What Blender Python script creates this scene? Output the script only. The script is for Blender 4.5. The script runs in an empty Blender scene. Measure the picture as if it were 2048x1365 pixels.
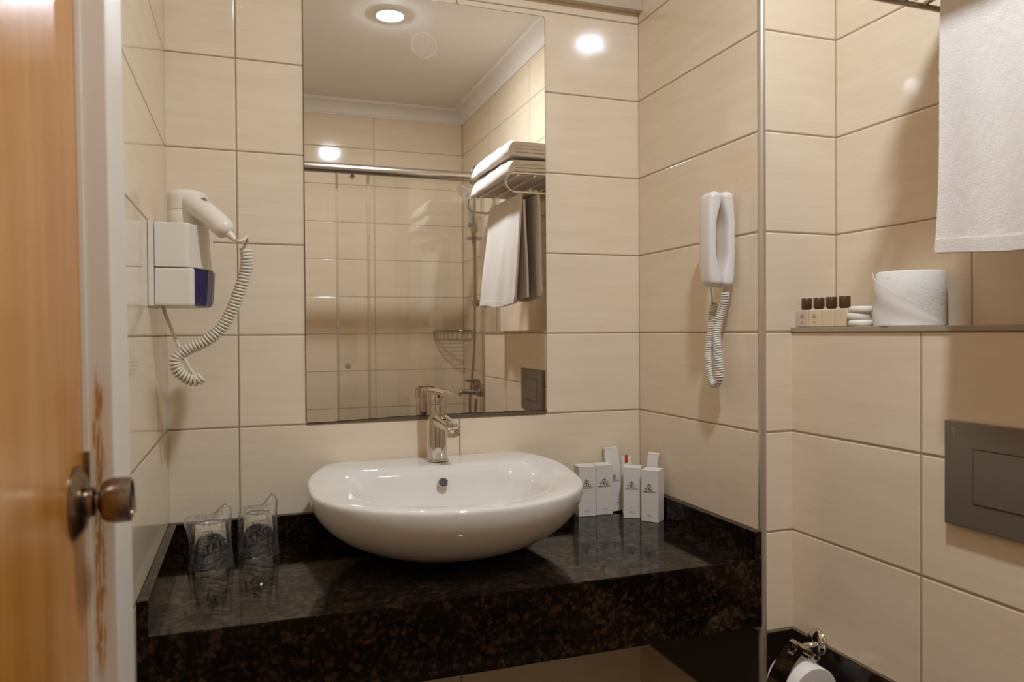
import bpy, bmesh, math, random
from mathutils import Vector, Matrix
from math import sin, cos, pi, radians, sqrt, atan2

scene = bpy.context.scene
COL = scene.collection
random.seed(7)

# ------------------------------------------------------------------ camera
cam_d = bpy.data.cameras.new('camera')
cam = bpy.data.objects.new('camera', cam_d)
COL.objects.link(cam)
cam_d.sensor_fit = 'HORIZONTAL'
cam_d.sensor_width = 36.0
cam_d.lens = 1497.117 / 2048 * 36.0
cam_d.clip_start = 0.02
cr = Vector((0.94341056, -0.33156875, -0.00621891))
cu = Vector((0.00963271, 0.00865344, 0.99991616))
cf = Vector((0.33148714, 0.94339137, -0.01135765))
M = Matrix.Identity(4)
for i in range(3):
    M[i][0], M[i][1], M[i][2] = cr[i], cu[i], -cf[i]
M.translation = Vector((0.163139, -1.731348, 1.202661))
cam.matrix_world = M
cam_d.dof.use_dof = True
cam_d.dof.focus_distance = 1.75
cam_d.dof.aperture_fstop = 5.0
scene.camera = cam

# ------------------------------------------------------------------ world, lamp, exposure
LAMP = Vector((0.694, -1.20, 2.445))      # the one recessed ceiling lamp of the room
LAMP_POWER = 16.6
LAMP_COLOR = (0.855, 0.985, 1.15)
world = bpy.data.worlds.new('world')
scene.world = world
world.use_nodes = True
world.node_tree.nodes['Background'].inputs[0].default_value = (0, 0, 0, 1)
scene.view_settings.view_transform = 'Standard'
scene.view_settings.look = 'None'
scene.view_settings.exposure = 0.0
scene.view_settings.gamma = 1.0
scene.view_settings.use_curve_mapping = False
cy = scene.cycles
cy.max_bounces = 9
cy.diffuse_bounces = 4
cy.glossy_bounces = 6
cy.transmission_bounces = 8
cy.transparent_max_bounces = 20
cy.use_adaptive_sampling = True
cy.adaptive_threshold = 0.08
cy.sample_clamp_indirect = 0.0
cy.use_guiding = True
cy.guiding_training_samples = 64
cy.use_denoising = True
cy.caustics_reflective = True
cy.caustics_refractive = False
cy.blur_glossy = 0.3

# ------------------------------------------------------------------ room numbers (metres)
W = 1.1234      # niche width (left wall x=0 to niche wall)
D = 0.4933      # niche depth
W2 = 1.3095     # right wall
WC = 1.1972     # face of the boxed-in cistern
L = 2.362       # shower's far wall at y=-L
H = 2.445
TW, TH = 0.496, 0.2
ZC = 0.748      # counter top

# ------------------------------------------------------------------ material helpers
class NT:
    def __init__(s, name):
        s.m = bpy.data.materials.new(name)
        s.m.use_nodes = True
        s.t = s.m.node_tree
        s.t.nodes.clear()
        s.out = s.n('ShaderNodeOutputMaterial')
    def n(s, typ, **kw):
        nd = s.t.nodes.new(typ)
        for k, v in kw.items():
            setattr(nd, k, v)
        return nd
    def put(s, sock, v):
        if hasattr(v, 'is_output') or hasattr(v, 'links'):
            s.t.links.new(v, sock)
        elif isinstance(v, (tuple, list)) and sock.type == 'RGBA' and len(v) == 3:
            sock.default_value = (*v, 1)
        else:
            sock.default_value = v
    def math(s, op, a, b=0.0, c=None, clamp=False):
        nd = s.n('ShaderNodeMath', operation=op, use_clamp=clamp)
        s.put(nd.inputs[0], a); s.put(nd.inputs[1], b)
        if c is not None: s.put(nd.inputs[2], c)
        return nd.outputs[0]
    def smooth(s, v, a, b):
        nd = s.n('ShaderNodeMapRange', interpolation_type='SMOOTHSTEP')
        s.put(nd.inputs[0], v); s.put(nd.inputs[1], a); s.put(nd.inputs[2], b)
        return nd.outputs[0]
    def mix(s, f, a, b):
        nd = s.n('ShaderNodeMix', data_type='RGBA')
        s.put(nd.inputs[0], f); s.put(nd.inputs[6], a); s.put(nd.inputs[7], b)
        return nd.outputs[2]
    def pos(s):
        return s.n('ShaderNodeNewGeometry').outputs['Position']
    def obj(s):
        return s.n('ShaderNodeTexCoord').outputs['Object']
    def xyz(s, v):
        nd = s.n('ShaderNodeSeparateXYZ'); s.put(nd.inputs[0], v)
        return nd.outputs
    def vec(s, x, y, z):
        nd = s.n('ShaderNodeCombineXYZ')
        for i, q in enumerate((x, y, z)): s.put(nd.inputs[i], q)
        return nd.outputs[0]
    def scale(s, v, sc):
        nd = s.n('ShaderNodeVectorMath', operation='MULTIPLY')
        s.put(nd.inputs[0], v); nd.inputs[1].default_value = sc
        return nd.outputs[0]
    def noise(s, v, scale=1.0, detail=3.0, rough=0.55, dist=0.0):
        nd = s.n('ShaderNodeTexNoise')
        s.put(nd.inputs['Vector'], v); nd.inputs['Scale'].default_value = scale
        nd.inputs['Detail'].default_value = detail; nd.inputs['Roughness'].default_value = rough
        nd.inputs['Distortion'].default_value = dist
        return nd.outputs['Fac']
    def voronoi(s, v, scale=1.0, feature='F1'):
        nd = s.n('ShaderNodeTexVoronoi', feature=feature)
        s.put(nd.inputs['Vector'], v); nd.inputs['Scale'].default_value = scale
        return nd
    def bump(s, h, strength=0.3, dist=0.001, normal=None):
        nd = s.n('ShaderNodeBump')
        s.put(nd.inputs['Height'], h); nd.inputs['Strength'].default_value = strength
        nd.inputs['Distance'].default_value = dist
        if normal is not None: s.put(nd.inputs['Normal'], normal)
        return nd.outputs[0]
    def bsdf(s, color, rough=0.5, metal=0.0, normal=None, coat=0.0, coat_rough=0.05, spec=0.5, sheen=0.0, sss=0.0):
        nd = s.n('ShaderNodeBsdfPrincipled')
        s.put(nd.inputs['Base Color'], color); s.put(nd.inputs['Roughness'], rough)
        s.put(nd.inputs['Metallic'], metal); s.put(nd.inputs['Coat Weight'], coat)
        nd.inputs['Coat Roughness'].default_value = coat_rough
        nd.inputs['Specular IOR Level'].default_value = spec
        nd.inputs['Sheen Weight'].default_value = sheen
        if sss:
            nd.inputs['Subsurface Weight'].default_value = sss
            nd.inputs['Subsurface Radius'].default_value = (0.01, 0.007, 0.005)
            nd.inputs['Subsurface Scale'].default_value = 0.3
        if normal is not None: s.put(nd.inputs['Normal'], normal)
        return nd.outputs[0]
    def done(s, shader):
        s.t.links.new(shader, s.out.inputs['Surface'])
        return s.m

def simple(name, color, rough=0.5, metal=0.0, **kw):
    t = NT(name)
    return t.done(t.bsdf(color, rough, metal, **kw))

TILE_A = (0.865, 0.715, 0.525)
TILE_B = (0.815, 0.662, 0.472)
GROUT = (0.36, 0.245, 0.145)

def tile_mat(name, axis, u0, period=TW, restart=False):
    """Glazed beige wall tile 20 x 49.6 cm in stacked rows with a row of black tile between 0.4 and 0.6 m."""
    t = NT(name)
    p = t.xyz(t.pos())
    u = p[0] if axis == 'x' else p[1]
    if restart:      # tiling starts afresh from the shower corner
        u = t.math('ADD', u, t.math('MULTIPLY', t.math('LESS_THAN', u, -1.7), 0.0725))
    z = p[2]
    fu = t.math('DIVIDE', t.math('SUBTRACT', u, u0), period)
    fz = t.math('DIVIDE', z, TH)
    du = t.math('MULTIPLY', t.math('ABSOLUTE', t.math('SUBTRACT', fu, t.math('ROUND', fu))), period)
    dz = t.math('MULTIPLY', t.math('ABSOLUTE', t.math('SUBTRACT', fz, t.math('ROUND', fz))), TH)
    d = t.math('MINIMUM', du, dz)
    grout = t.math('SUBTRACT', 1.0, t.smooth(d, 0.0012, 0.0019))
    h = t.smooth(d, 0.0006, 0.0042)
    iu = t.math('FLOOR', fu); iz = t.math('FLOOR', fz)
    shift = t.math('ADD', t.math('MULTIPLY', iu, 7.31), t.math('MULTIPLY', iz, 3.77))
    base = t.vec(t.math('ADD', u, shift), shift, z)
    streak = t.noise(t.scale(base, (7.0, 1.0, 210.0)), 1.0, 4.0, 0.6)
    broad = t.noise(t.scale(base, (3.5, 1.0, 26.0)), 1.0, 3.0, 0.55)
    fine = t.noise(t.scale(base, (45.0, 1.0, 420.0)), 1.0, 2.0, 0.5)
    f = t.math('ADD', t.math('MULTIPLY', streak, 0.55), t.math('MULTIPLY', broad, 0.75))
    f = t.smooth(t.math('ADD', f, t.math('MULTIPLY', fine, 0.12)), 0.47, 0.95)
    col = t.mix(f, TILE_A, TILE_B)
    dark = t.math('MULTIPLY', t.math('LESS_THAN', t.math('ABSOLUTE', t.math('SUBTRACT', z, 0.5)), 0.1), 1.0)
    blackn = t.mix(t.noise(t.scale(base, (20, 1, 60)), 1.0), (0.012, 0.008, 0.006), (0.028, 0.018, 0.012))
    col = t.mix(dark, col, blackn)
    col = t.mix(grout, col, GROUT)
    rough = t.math('ADD', t.math('MULTIPLY', grout, 0.6), 0.09)
    hh = t.math('ADD', h, t.math('MULTIPLY', streak, 0.035))
    nrm = t.bump(hh, 0.55, 0.0020)
    return t.done(t.bsdf(col, rough, 0.0, nrm, spec=0.5))

TILE_BACK = tile_mat('beige wall tile back', 'x', 0.1414)
TILE_LEFT = tile_mat('beige wall tile left', 'y', 0.0, period=0.62)
TILE_NICHE = tile_mat('beige wall tile niche', 'y', -0.0)
TILE_RETURN = tile_mat('beige wall tile return', 'x', W2)
TILE_RIGHT = tile_mat('beige wall tile right', 'y', -D - 0.3075, restart=True)
TILE_FAR = tile_mat('beige wall tile far', 'x', 0.8115)

def floor_mat():
    t = NT('brown floor tile')
    p = t.pos(); s = t.xyz(p)
    def dist(a):
        f = t.math('DIVIDE', a, 0.33)
        return t.math('MULTIPLY', t.math('ABSOLUTE', t.math('SUBTRACT', f, t.math('ROUND', f))), 0.33)
    d = t.math('MINIMUM', dist(s[0]), dist(s[1]))
    g = t.math('SUBTRACT', 1.0, t.smooth(d, 0.0015, 0.0025))
    c = t.mix(t.noise(p, 9.0, 5.0), (0.09, 0.045, 0.02), (0.15, 0.08, 0.038))
    c = t.mix(g, c, (0.08, 0.05, 0.03))
    return t.done(t.bsdf(c, 0.35, 0, t.bump(t.smooth(d, 0.001, 0.004), 0.5, 0.002)))
FLOOR = floor_mat()

def plaster(name, c):
    t = NT(name)
    return t.done(t.bsdf(c, 0.75, 0, t.bump(t.noise(t.pos(), 60.0, 3.0), 0.08, 0.001)))
CEIL = plaster('white ceiling paint', (0.84, 0.79, 0.72))
CORNICE = plaster('white plaster cornice', (0.84, 0.79, 0.72))

def granite():
    t = NT('dark brown polished granite')
    p = t.pos()
    w = t.noise(p, 30.0, 4.0, 0.6, 0.4)
    v = t.voronoi(p, 95.0, 'SMOOTH_F1')
    f = t.math('ADD', t.math('MULTIPLY', v.outputs['Distance'], 0.55), t.math('MULTIPLY', w, 0.75))
    c = t.mix(t.smooth(f, 0.42, 0.66), (0.030, 0.0145, 0.0065), (0.0045, 0.0028, 0.0017))
    spots = t.smooth(t.noise(p, 120.0, 4.0, 0.65), 0.53, 0.68)
    c = t.mix(t.math('MULTIPLY', spots, 0.6), c, (0.036, 0.0175, 0.008))
    pale = t.smooth(t.noise(t.scale(p, (1, 1, 1)), 52.0, 2.0, 0.5), 0.64, 0.72)
    c = t.mix(t.math('MULTIPLY', pale, 0.6), c, (0.070, 0.034, 0.016))
    blk = t.smooth(t.noise(p, 42.0, 4.0, 0.7, 0.3), 0.46, 0.60)
    c = t.mix(t.math('MULTIPLY', blk, 0.88), c, (0.0045, 0.003, 0.002))
    g = t.math('MULTIPLY', t.math('ADD', t.math('MULTIPLY', spots, 0.5), t.math('SUBTRACT', 1.0, t.smooth(f, 0.40, 0.68))), t.math('SUBTRACT', 1.0, t.math('MULTIPLY', blk, 0.7)))
    r = t.math('ADD', 0.06, t.math('MULTIPLY', w, 0.05))
    nd = t.n('ShaderNodeBsdfPrincipled')
    t.put(nd.inputs['Base Color'], c); t.put(nd.inputs['Roughness'], r)
    t.put(nd.inputs['Specular IOR Level'], t.math('ADD', 0.17, t.math('MULTIPLY', g, 0.55)))
    nd.inputs['Specular Tint'].default_value = (1.0, 0.68, 0.42, 1)
    t.put(nd.inputs['Normal'], t.bump(w, 0.03, 0.0006))
    return t.done(nd.outputs[0])
GRANITE = granite()

CERAMIC = simple('glossy white ceramic', (0.80, 0.735, 0.65), 0.06)
CHROME = simple('polished chrome', (0.66, 0.615, 0.56), 0.05, 1.0)
CHROME_SHADED = simple('shade-darkened chrome', (0.40, 0.345, 0.285), 0.14, 1.0)  # shower fittings: dark reflections of the unlit shower put into the base colour
CHROME_SAT = simple('satin chrome', (0.62, 0.56, 0.49), 0.24, 1.0)
ALU = simple('satin aluminium trim', (0.62, 0.55, 0.46), 0.34, 0.75)
DARK_GAP = simple('dark gap', (0.012, 0.009, 0.007), 0.8)
WHITE_PLASTIC = simple('white plastic', (0.80, 0.73, 0.655), 0.28)
CREAM_PLASTIC = simple('cream plastic', (0.78, 0.69, 0.575), 0.30)
CREAM_CORD = simple('cream rubber cord', (0.76, 0.66, 0.51), 0.42)
BLUE_PANEL = simple('blue translucent panel', (0.013, 0.010, 0.085), 0.3, spec=0.3)
INK = simple('dark print ink', (0.085, 0.05, 0.032), 0.6)
INK_BLACK = simple('black bag print', (0.010, 0.007, 0.005), 0.5)
INK_GREY = simple('grey print ink', (0.30, 0.22, 0.16), 0.6)
RED = simple('red plastic', (0.52, 0.045, 0.018), 0.4)
CARD = simple('white carton', (0.80, 0.73, 0.64), 0.55)
CAP_BROWN = simple('brown bottle cap', (0.085, 0.035, 0.012), 0.35)
BOTTLE_CREAM = simple('cream lotion bottle', (0.76, 0.62, 0.40), 0.25)
BOTTLE_GREY = simple('clear shampoo bottle', (0.62, 0.52, 0.41), 0.2)
WRAP = simple('white soap wrapper', (0.85, 0.78, 0.69), 0.45)
FLUSH = simple('grey satin flush plate', (0.215, 0.175, 0.13), 0.36, 0.45)
STONE = simple('beige stone ledge', (0.42, 0.325, 0.225), 0.38)

def paper_mat(name, c, emb):
    t = NT(name)
    p = t.obj()
    n = t.noise(t.scale(p, (1, 1, 1.8)), 48.0, 1.0, 0.4, 0.5)
    h = t.smooth(t.math('ABSOLUTE', t.math('SUBTRACT', n, 0.5)), 0.0, 0.06)
    g = t.noise(p, 700.0, 2.0)
    hh = t.math('ADD', t.math('MULTIPLY', h, emb), t.math('MULTIPLY', g, 0.12))
    return t.done(t.bsdf(c, 0.9, 0, t.bump(hh, 0.28, 0.0011)))
PAPER = paper_mat('embossed toilet paper', (0.81, 0.74, 0.65), 1.0)
PAPER_PLAIN = paper_mat('smooth toilet paper', (0.82, 0.75, 0.665), 0.0)

def terry(name, c):
    t = NT(name)
    p = t.obj()
    n1 = t.noise(p, 520.0, 3.0, 0.7)
    n2 = t.noise(t.scale(p, (1, 1, 1.6)), 270.0, 3.0, 0.7, 0.4)
    h = t.math('ADD', t.math('MULTIPLY', n1, 0.7), n2)
    return t.done(t.bsdf(c, 0.95, 0, t.bump(h, 0.42, 0.0022), sheen=0.2, spec=0.2))
TERRY = terry('white terry towelling', (0.80, 0.72, 0.635))
WEAVE = terry('woven towel hem', (0.78, 0.70, 0.61))

def wood_door():
    t = NT('orange beech veneer')
    p = t.pos()
    a = t.noise(t.scale(p, (1, 9.0, 0.9)), 3.0, 4.0, 0.55, 0.7)
    b = t.noise(t.scale(p, (1, 90.0, 5.0)), 2.0, 3.0, 0.6)
    f = t.math('ADD', t.math('MULTIPLY', a, 0.75), t.math('MULTIPLY', b, 0.35))
    c = t.mix(t.smooth(f, 0.35, 0.75), (0.60, 0.255, 0.044), (0.48, 0.18, 0.024))
    return t.done(t.bsdf(c, 0.26, 0, t.bump(b, 0.03, 0.0006), coat=0.25, coat_rough=0.18))
WOOD = wood_door()

def jamb_mat():
    """Off-white gloss paint, worn through to orange wood in a long scuffed streak beside the latch."""
    t = NT('scuffed white door paint')
    p = t.pos(); s = t.xyz(p)
    n = t.noise(t.scale(p, (160.0, 40.0, 9.0)), 1.0, 4.0, 0.65)
    n2 = t.noise(t.scale(p, (320.0, 60.0, 40.0)), 1.0, 4.0, 0.7)
    inz = t.math('MULTIPLY', t.smooth(s[2], 0.83, 0.90), t.math('SUBTRACT', 1.0, t.smooth(s[2], 1.12, 1.18)))
    xc = t.math('ADD', 0.0165, t.math('MULTIPLY', t.math('SUBTRACT', t.noise(t.scale(p, (0, 0, 22.0)), 1.0, 2.0), 0.5), 0.010))
    dx = t.math('ABSOLUTE', t.math('SUBTRACT', s[0], xc))
    inx = t.math('SUBTRACT', 1.0, t.smooth(dx, 0.0015, 0.0080))
    front = t.math('LESS_THAN', s[1], -0.8645)
    m = t.math('MULTIPLY', t.math('MULTIPLY', inz, inx), front)
    st = t.noise(t.scale(p, (620.0, 30.0, 16.0)), 1.0, 3.0, 0.6)
    k = t.math('ADD', t.math('MULTIPLY', st, 0.62), t.math('ADD', t.math('MULTIPLY', n2, 0.38), t.math('MULTIPLY', inx, 0.16)))
    k = t.math('MULTIPLY', t.smooth(k, 0.60, 0.70), t.math('MULTIPLY', m, 1.6), clamp=True)
    yel = t.math('MULTIPLY', t.math('MULTIPLY', inz, front), t.math('SUBTRACT', 1.0, t.smooth(dx, 0.004, 0.015)))
    c = t.mix(t.math('MULTIPLY', yel, 0.55), (0.74, 0.66, 0.555), (0.68, 0.48, 0.22))
    c = t.mix(k, c, (0.42, 0.17, 0.03))
    return t.done(t.bsdf(c, 0.5))
JAMB = jamb_mat()
KNOB = simple('brushed bronze knob', (0.27, 0.205, 0.145), 0.24, 1.0)

def mirror_mat():
    """Silvered glass with a faint suction-cup ring and wipe marks."""
    t = NT('silvered mirror')
    p = t.pos(); s = t.xyz(p)
    dx = t.math('SUBTRACT', s[0], 0.556); dz = t.math('SUBTRACT', s[2], 1.877)
    r = t.math('SQRT', t.math('ADD', t.math('MULTIPLY', dx, dx), t.math('MULTIPLY', dz, dz)))
    n = t.noise(p, 160.0, 4.0, 0.65)
    ring = t.math('SUBTRACT', 1.0, t.smooth(t.math('ABSOLUTE', t.math('SUBTRACT', r, 0.0295)), 0.0006, 0.0022))
    disc = t.math('SUBTRACT', 1.0, t.smooth(r, 0.029, 0.031))
    k = t.math('ADD', t.math('MULTIPLY', ring, 0.24), t.math('MULTIPLY', disc, t.math('MULTIPLY', n, 0.2)))
    wipe = t.noise(t.scale(p, (330.0, 1.0, 34.0)), 1.0, 2.0)
    wz = t.math('MULTIPLY', t.math('SUBTRACT', 1.0, t.smooth(s[0], 0.30, 0.345)), t.smooth(s[2], 1.885, 1.93))
    k = t.math('ADD', k, t.math('MULTIPLY', t.math('MULTIPLY', t.smooth(wipe, 0.66, 0.74), wz), 0.5), clamp=True)
    a = t.bsdf((0.87, 0.84, 0.79), 0.0, 1.0)
    b = t.bsdf((0.80, 0.74, 0.66), 0.5)
    mx = t.n('ShaderNodeMixShader')
    t.put(mx.inputs[0], k); t.put(mx.inputs[1], a); t.put(mx.inputs[2], b)
    return t.done(mx.outputs[0])
MIRROR = mirror_mat()
MIRROR_EDGE = simple('mirror glass edge', (0.17, 0.125, 0.085), 0.25, 0.3)

def clear_mat(name, tint, haze=0.0, refl=1.0, edge=0.55, rough=0.02, bump_s=0.0):
    """Thin clear sheet: passes light straight through, mirrors more at grazing angles."""
    t = NT(name)
    tr = t.n('ShaderNodeBsdfTransparent'); tr.inputs[0].default_value = (*tint, 1)
    gl = t.n('ShaderNodeBsdfGlossy'); gl.inputs[0].default_value = (1, 1, 1, 1); gl.inputs['Roughness'].default_value = rough
    lw = t.n('ShaderNodeLayerWeight'); lw.inputs[0].default_value = 0.5
    fres = t.math('ADD', 0.04, t.math('MULTIPLY', t.math('POWER', lw.outputs['Facing'], 5.0), 0.9))
    if bump_s:
        nb = t.bump(t.noise(t.obj(), 60.0, 3.0, 0.6, 0.8), bump_s, 0.006)
        t.put(gl.inputs['Normal'], nb); t.put(lw.inputs['Normal'], nb)
    df = t.n('ShaderNodeBsdfDiffuse'); df.inputs[0].default_value = (0.85, 0.8, 0.74, 1)
    m1 = t.n('ShaderNodeMixShader'); m1.inputs[0].default_value = haze
    t.put(m1.inputs[1], tr.outputs[0]); t.put(m1.inputs[2], df.outputs[0])
    m2 = t.n('ShaderNodeMixShader')
    t.put(m2.inputs[0], t.math('MULTIPLY', fres, refl, clamp=True))
    t.put(m2.inputs[1], m1.outputs[0]); t.put(m2.inputs[2], gl.outputs[0])
    return t.done(m2.outputs[0])
GLASS = clear_mat('clear shower glass', (0.985, 0.982, 0.972), 0.006, 0.8)
GLASS_EDGE = clear_mat('glass edge seal', (0.80, 0.77, 0.70), 0.16, 0.7)
def glass_mat():
    t = NT('clear tumbler glass')
    nd = t.n('ShaderNodeBsdfPrincipled')
    nd.inputs['Base Color'].default_value = (0.98, 0.97, 0.95, 1)
    nd.inputs['Roughness'].default_value = 0.01
    nd.inputs['IOR'].default_value = 1.5
    nd.inputs['Transmission Weight'].default_value = 1.0
    return t.done(nd.outputs[0])
TUMBLER = glass_mat()
FILM = clear_mat('clear plastic film', (0.992, 0.988, 0.98), 0.07, 2.4, rough=0.10, bump_s=0.9)

def emit(name, c, s):
    t = NT(name)
    e = t.n('ShaderNodeEmission'); e.inputs[0].default_value = (*c, 1); e.inputs[1].default_value = s
    return t.done(e.outputs[0])

# ------------------------------------------------------------------ mesh helpers
def mesh_obj(name, bm, mat, parent=None, smooth=False, angle=None):
    me = bpy.data.meshes.new(name)
    bmesh.ops.recalc_face_normals(bm, faces=bm.faces)
    if smooth:
        for f in bm.faces: f.smooth = True
        if angle is not None:
            for e in bm.edges:
                if len(e.link_faces) == 2 and e.calc_face_angle(0) > radians(angle): e.smooth = False
    bm.to_mesh(me); bm.free()
    if mat: me.materials.append(mat)
    o = bpy.data.objects.new(name, me)
    COL.objects.link(o)
    if parent:
        o.parent = parent
        o.matrix_parent_inverse = parent.matrix_world.inverted()
    return o

def thing(name, label, cat, loc=(0, 0, 0), group=None):
    o = bpy.data.objects.new(name, None)
    COL.objects.link(o)
    o.empty_display_size = 0.02
    o.location = loc
    o.matrix_world = Matrix.Translation(loc)
    o['label'] = label; o['category'] = cat
    if group: o['group'] = group
    return o

def tag(o, label, cat, group=None):
    o['label'] = label; o['category'] = cat
    if group: o['group'] = group
    return o

def struct(name, bm, mat, label, cat, parent=None, smooth=False, angle=None):
    o = mesh_obj(name, bm, mat, parent, smooth, angle)
    o['kind'] = 'structure'
    if parent is None: o['label'] = label; o['category'] = cat
    return o

def B(): return bmesh.new()

def add_box(bm, x0, x1, y0, y1, z0, z1, bev=0.0, seg=2, M=None):
    t = bmesh.new()
    vs = [t.verts.new((x, y, z)) for x in (x0, x1) for y in (y0, y1) for z in (z0, z1)]
    for q in ((0, 1, 3, 2), (4, 6, 7, 5), (0, 4, 5, 1), (2, 3, 7, 6), (0, 2, 6, 4), (1, 5, 7, 3)):
        t.faces.new([vs[i] for i in q])
    if bev > 0:
        bmesh.ops.bevel(t, geom=list(t.edges), offset=bev, segments=seg, profile=0.7, affect='EDGES')
    if M is not None: bmesh.ops.transform(t, matrix=M, verts=t.verts)
    merge(bm, t)

def merge(bm, t):
    t.verts.index_update()
    vm = [bm.verts.new(v.co) for v in t.verts]
    for f in t.faces:
        try: bm.faces.new([vm[v.index] for v in f.verts])
        except ValueError: pass
    t.free()

def add_lathe(bm, prof, n=32, M=None, close=False):
    """prof: (r, z) pairs round the z axis; r = 0 makes a pole."""
    t = bmesh.new()
    rings = []
    for r, z in prof:
        if r <= 1e-6: rings.append([t.verts.new((0, 0, z))])
        else: rings.append([t.verts.new((r * cos(2 * pi * i / n), r * sin(2 * pi * i / n), z)) for i in range(n)])
    pairs = list(zip(rings[:-1], rings[1:]))
    if close: pairs.append((rings[-1], rings[0]))
    for a, b in pairs:
        for i in range(n):
            j = (i + 1) % n
            if len(a) == 1 and len(b) == 1: continue
            if len(a) == 1: t.faces.new((a[0], b[i], b[j]))
            elif len(b) == 1: t.faces.new((a[i], a[j], b[0]))
            else: t.faces.new((a[i], a[j], b[j], b[i]))
    if M is not None: bmesh.ops.transform(t, matrix=M, verts=t.verts)
    merge(bm, t)

def frames(pts, closed=False):
    n = len(pts); T = []
    for i in range(n):
        a = pts[(i - 1) % n] if (closed or i > 0) else pts[i]
        b = pts[(i + 1) % n] if (closed or i < n - 1) else pts[i]
        d = (b - a); T.append(d.normalized() if d.length > 1e-9 else Vector((0, 0, 1)))
    up = Vector((0, 0, 1)) if abs(T[0].z) < 0.9 else Vector((1, 0, 0))
    N = [(up - T[0] * up.dot(T[0])).normalized()]
    for i in range(1, n):
        v = N[-1] - T[i] * N[-1].dot(T[i])
        N.append(v.normalized() if v.length > 1e-6 else N[-1])
    return T, N

def add_tube(bm, pts, r, n=10, closed=False, caps=True):
    pts = [Vector(p) for p in pts]
    rs = r if isinstance(r, (list, tuple)) else [r] * len(pts)
    T, N = frames(pts, closed)
    rings = []
    for p, t_, nn, rr in zip(pts, T, N, rs):
        b = t_.cross(nn)
        rings.append([bm.verts.new(p + (nn * cos(2 * pi * k / n) + b * sin(2 * pi * k / n)) * rr) for k in range(n)])
    m = len(rings)
    for i in range(m if closed else m - 1):
        a, c = rings[i], rings[(i + 1) % m]
        for k in range(n):
            j = (k + 1) % n
            bm.faces.new((a[k], a[j], c[j], c[k]))
    if caps and not closed:
        bm.faces.new(rings[0][::-1]); bm.faces.new(rings[-1])

def catmull(P, per=8, closed=False):
    P = [Vector(p) for p in P]; n = len(P); out = []
    rng = range(n) if closed else range(n - 1)
    for i in rng:
        if closed: p0, p1, p2, p3 = P[(i - 1) % n], P[i], P[(i + 1) % n], P[(i + 2) % n]
        else: p0, p1, p2, p3 = P[max(i - 1, 0)], P[i], P[i + 1], P[min(i + 2, n - 1)]
        for k in range(per):
            t = k / per
            out.append(0.5 * ((2 * p1) + (p2 - p0) * t + (2 * p0 - 5 * p1 + 4 * p2 - p3) * t * t + (3 * p1 - p0 - 3 * p2 + p3) * t ** 3))
    if not closed: out.append(P[-1])
    return out

def resample(P, n):
    d = [0]
    for a, b in zip(P[:-1], P[1:]): d.append(d[-1] + (b - a).length)
    out = []; j = 0
    for i in range(n):
        s = d[-1] * i / (n - 1)
        while j < len(d) - 2 and d[j + 1] < s: j += 1
        seg = d[j + 1] - d[j]
        out.append(P[j].lerp(P[j + 1], (s - d[j]) / seg if seg > 0 else 0))
    return out

def coil(path, R, pitch, per=12, taper=True):
    """A helix of radius R wound round a path."""
    P = catmull(path, 12)
    length = sum((b - a).length for a, b in zip(P[:-1], P[1:]))
    turns = length / pitch
    n = int(turns * per)
    C = resample(P, n)
    T, N = frames(C)
    out = []
    for i, (c, t_, nn) in enumerate(zip(C, T, N)):
        a = 2 * pi * turns * i / n
        b = t_.cross(nn)
        out.append(c + (nn * cos(a) + b * sin(a)) * R)
    return out

def add_prism(bm, poly, f, a, b, bev=0.0, seg=2):
    """poly: 2-D points; f(u, v, w) -> xyz; extruded from w=a to w=b."""
    t = bmesh.new()
    A = [t.verts.new(f(u, v, a)) for u, v in poly]
    C = [t.verts.new(f(u, v, b)) for u, v in poly]
    n = len(poly)
    t.faces.new(A); t.faces.new(C[::-1])
    side = []
    for i in range(n):
        j = (i + 1) % n
        t.faces.new((A[i], A[j], C[j], C[i]))
    if bev > 0:
        es = [e for e in t.edges if (e.verts[0] in A) == (e.verts[1] in A)]
        bmesh.ops.bevel(t, geom=es, offset=bev, segments=seg, profile=0.6, affect='EDGES')
    merge(bm, t)

def text_bm(body, size, align='CENTER'):
    """Letters as flat outlines in the xy plane, a hair thick."""
    cu_ = bpy.data.curves.new('lettering', 'FONT')
    cu_.body = body; cu_.size = size; cu_.align_x = align; cu_.align_y = 'CENTER'
    cu_.extrude = 0.00008; cu_.resolution_u = 3; cu_.offset = size * 0.012
    o = bpy.data.objects.new('lettering', cu_)
    COL.objects.link(o)
    dg = bpy.context.evaluated_depsgraph_get()
    me = bpy.data.meshes.new_from_object(o.evaluated_get(dg))
    bm = bmesh.new(); bm.from_mesh(me)
    bpy.data.objects.remove(o); bpy.data.curves.remove(cu_); bpy.data.meshes.remove(me)
    return bm

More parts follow.
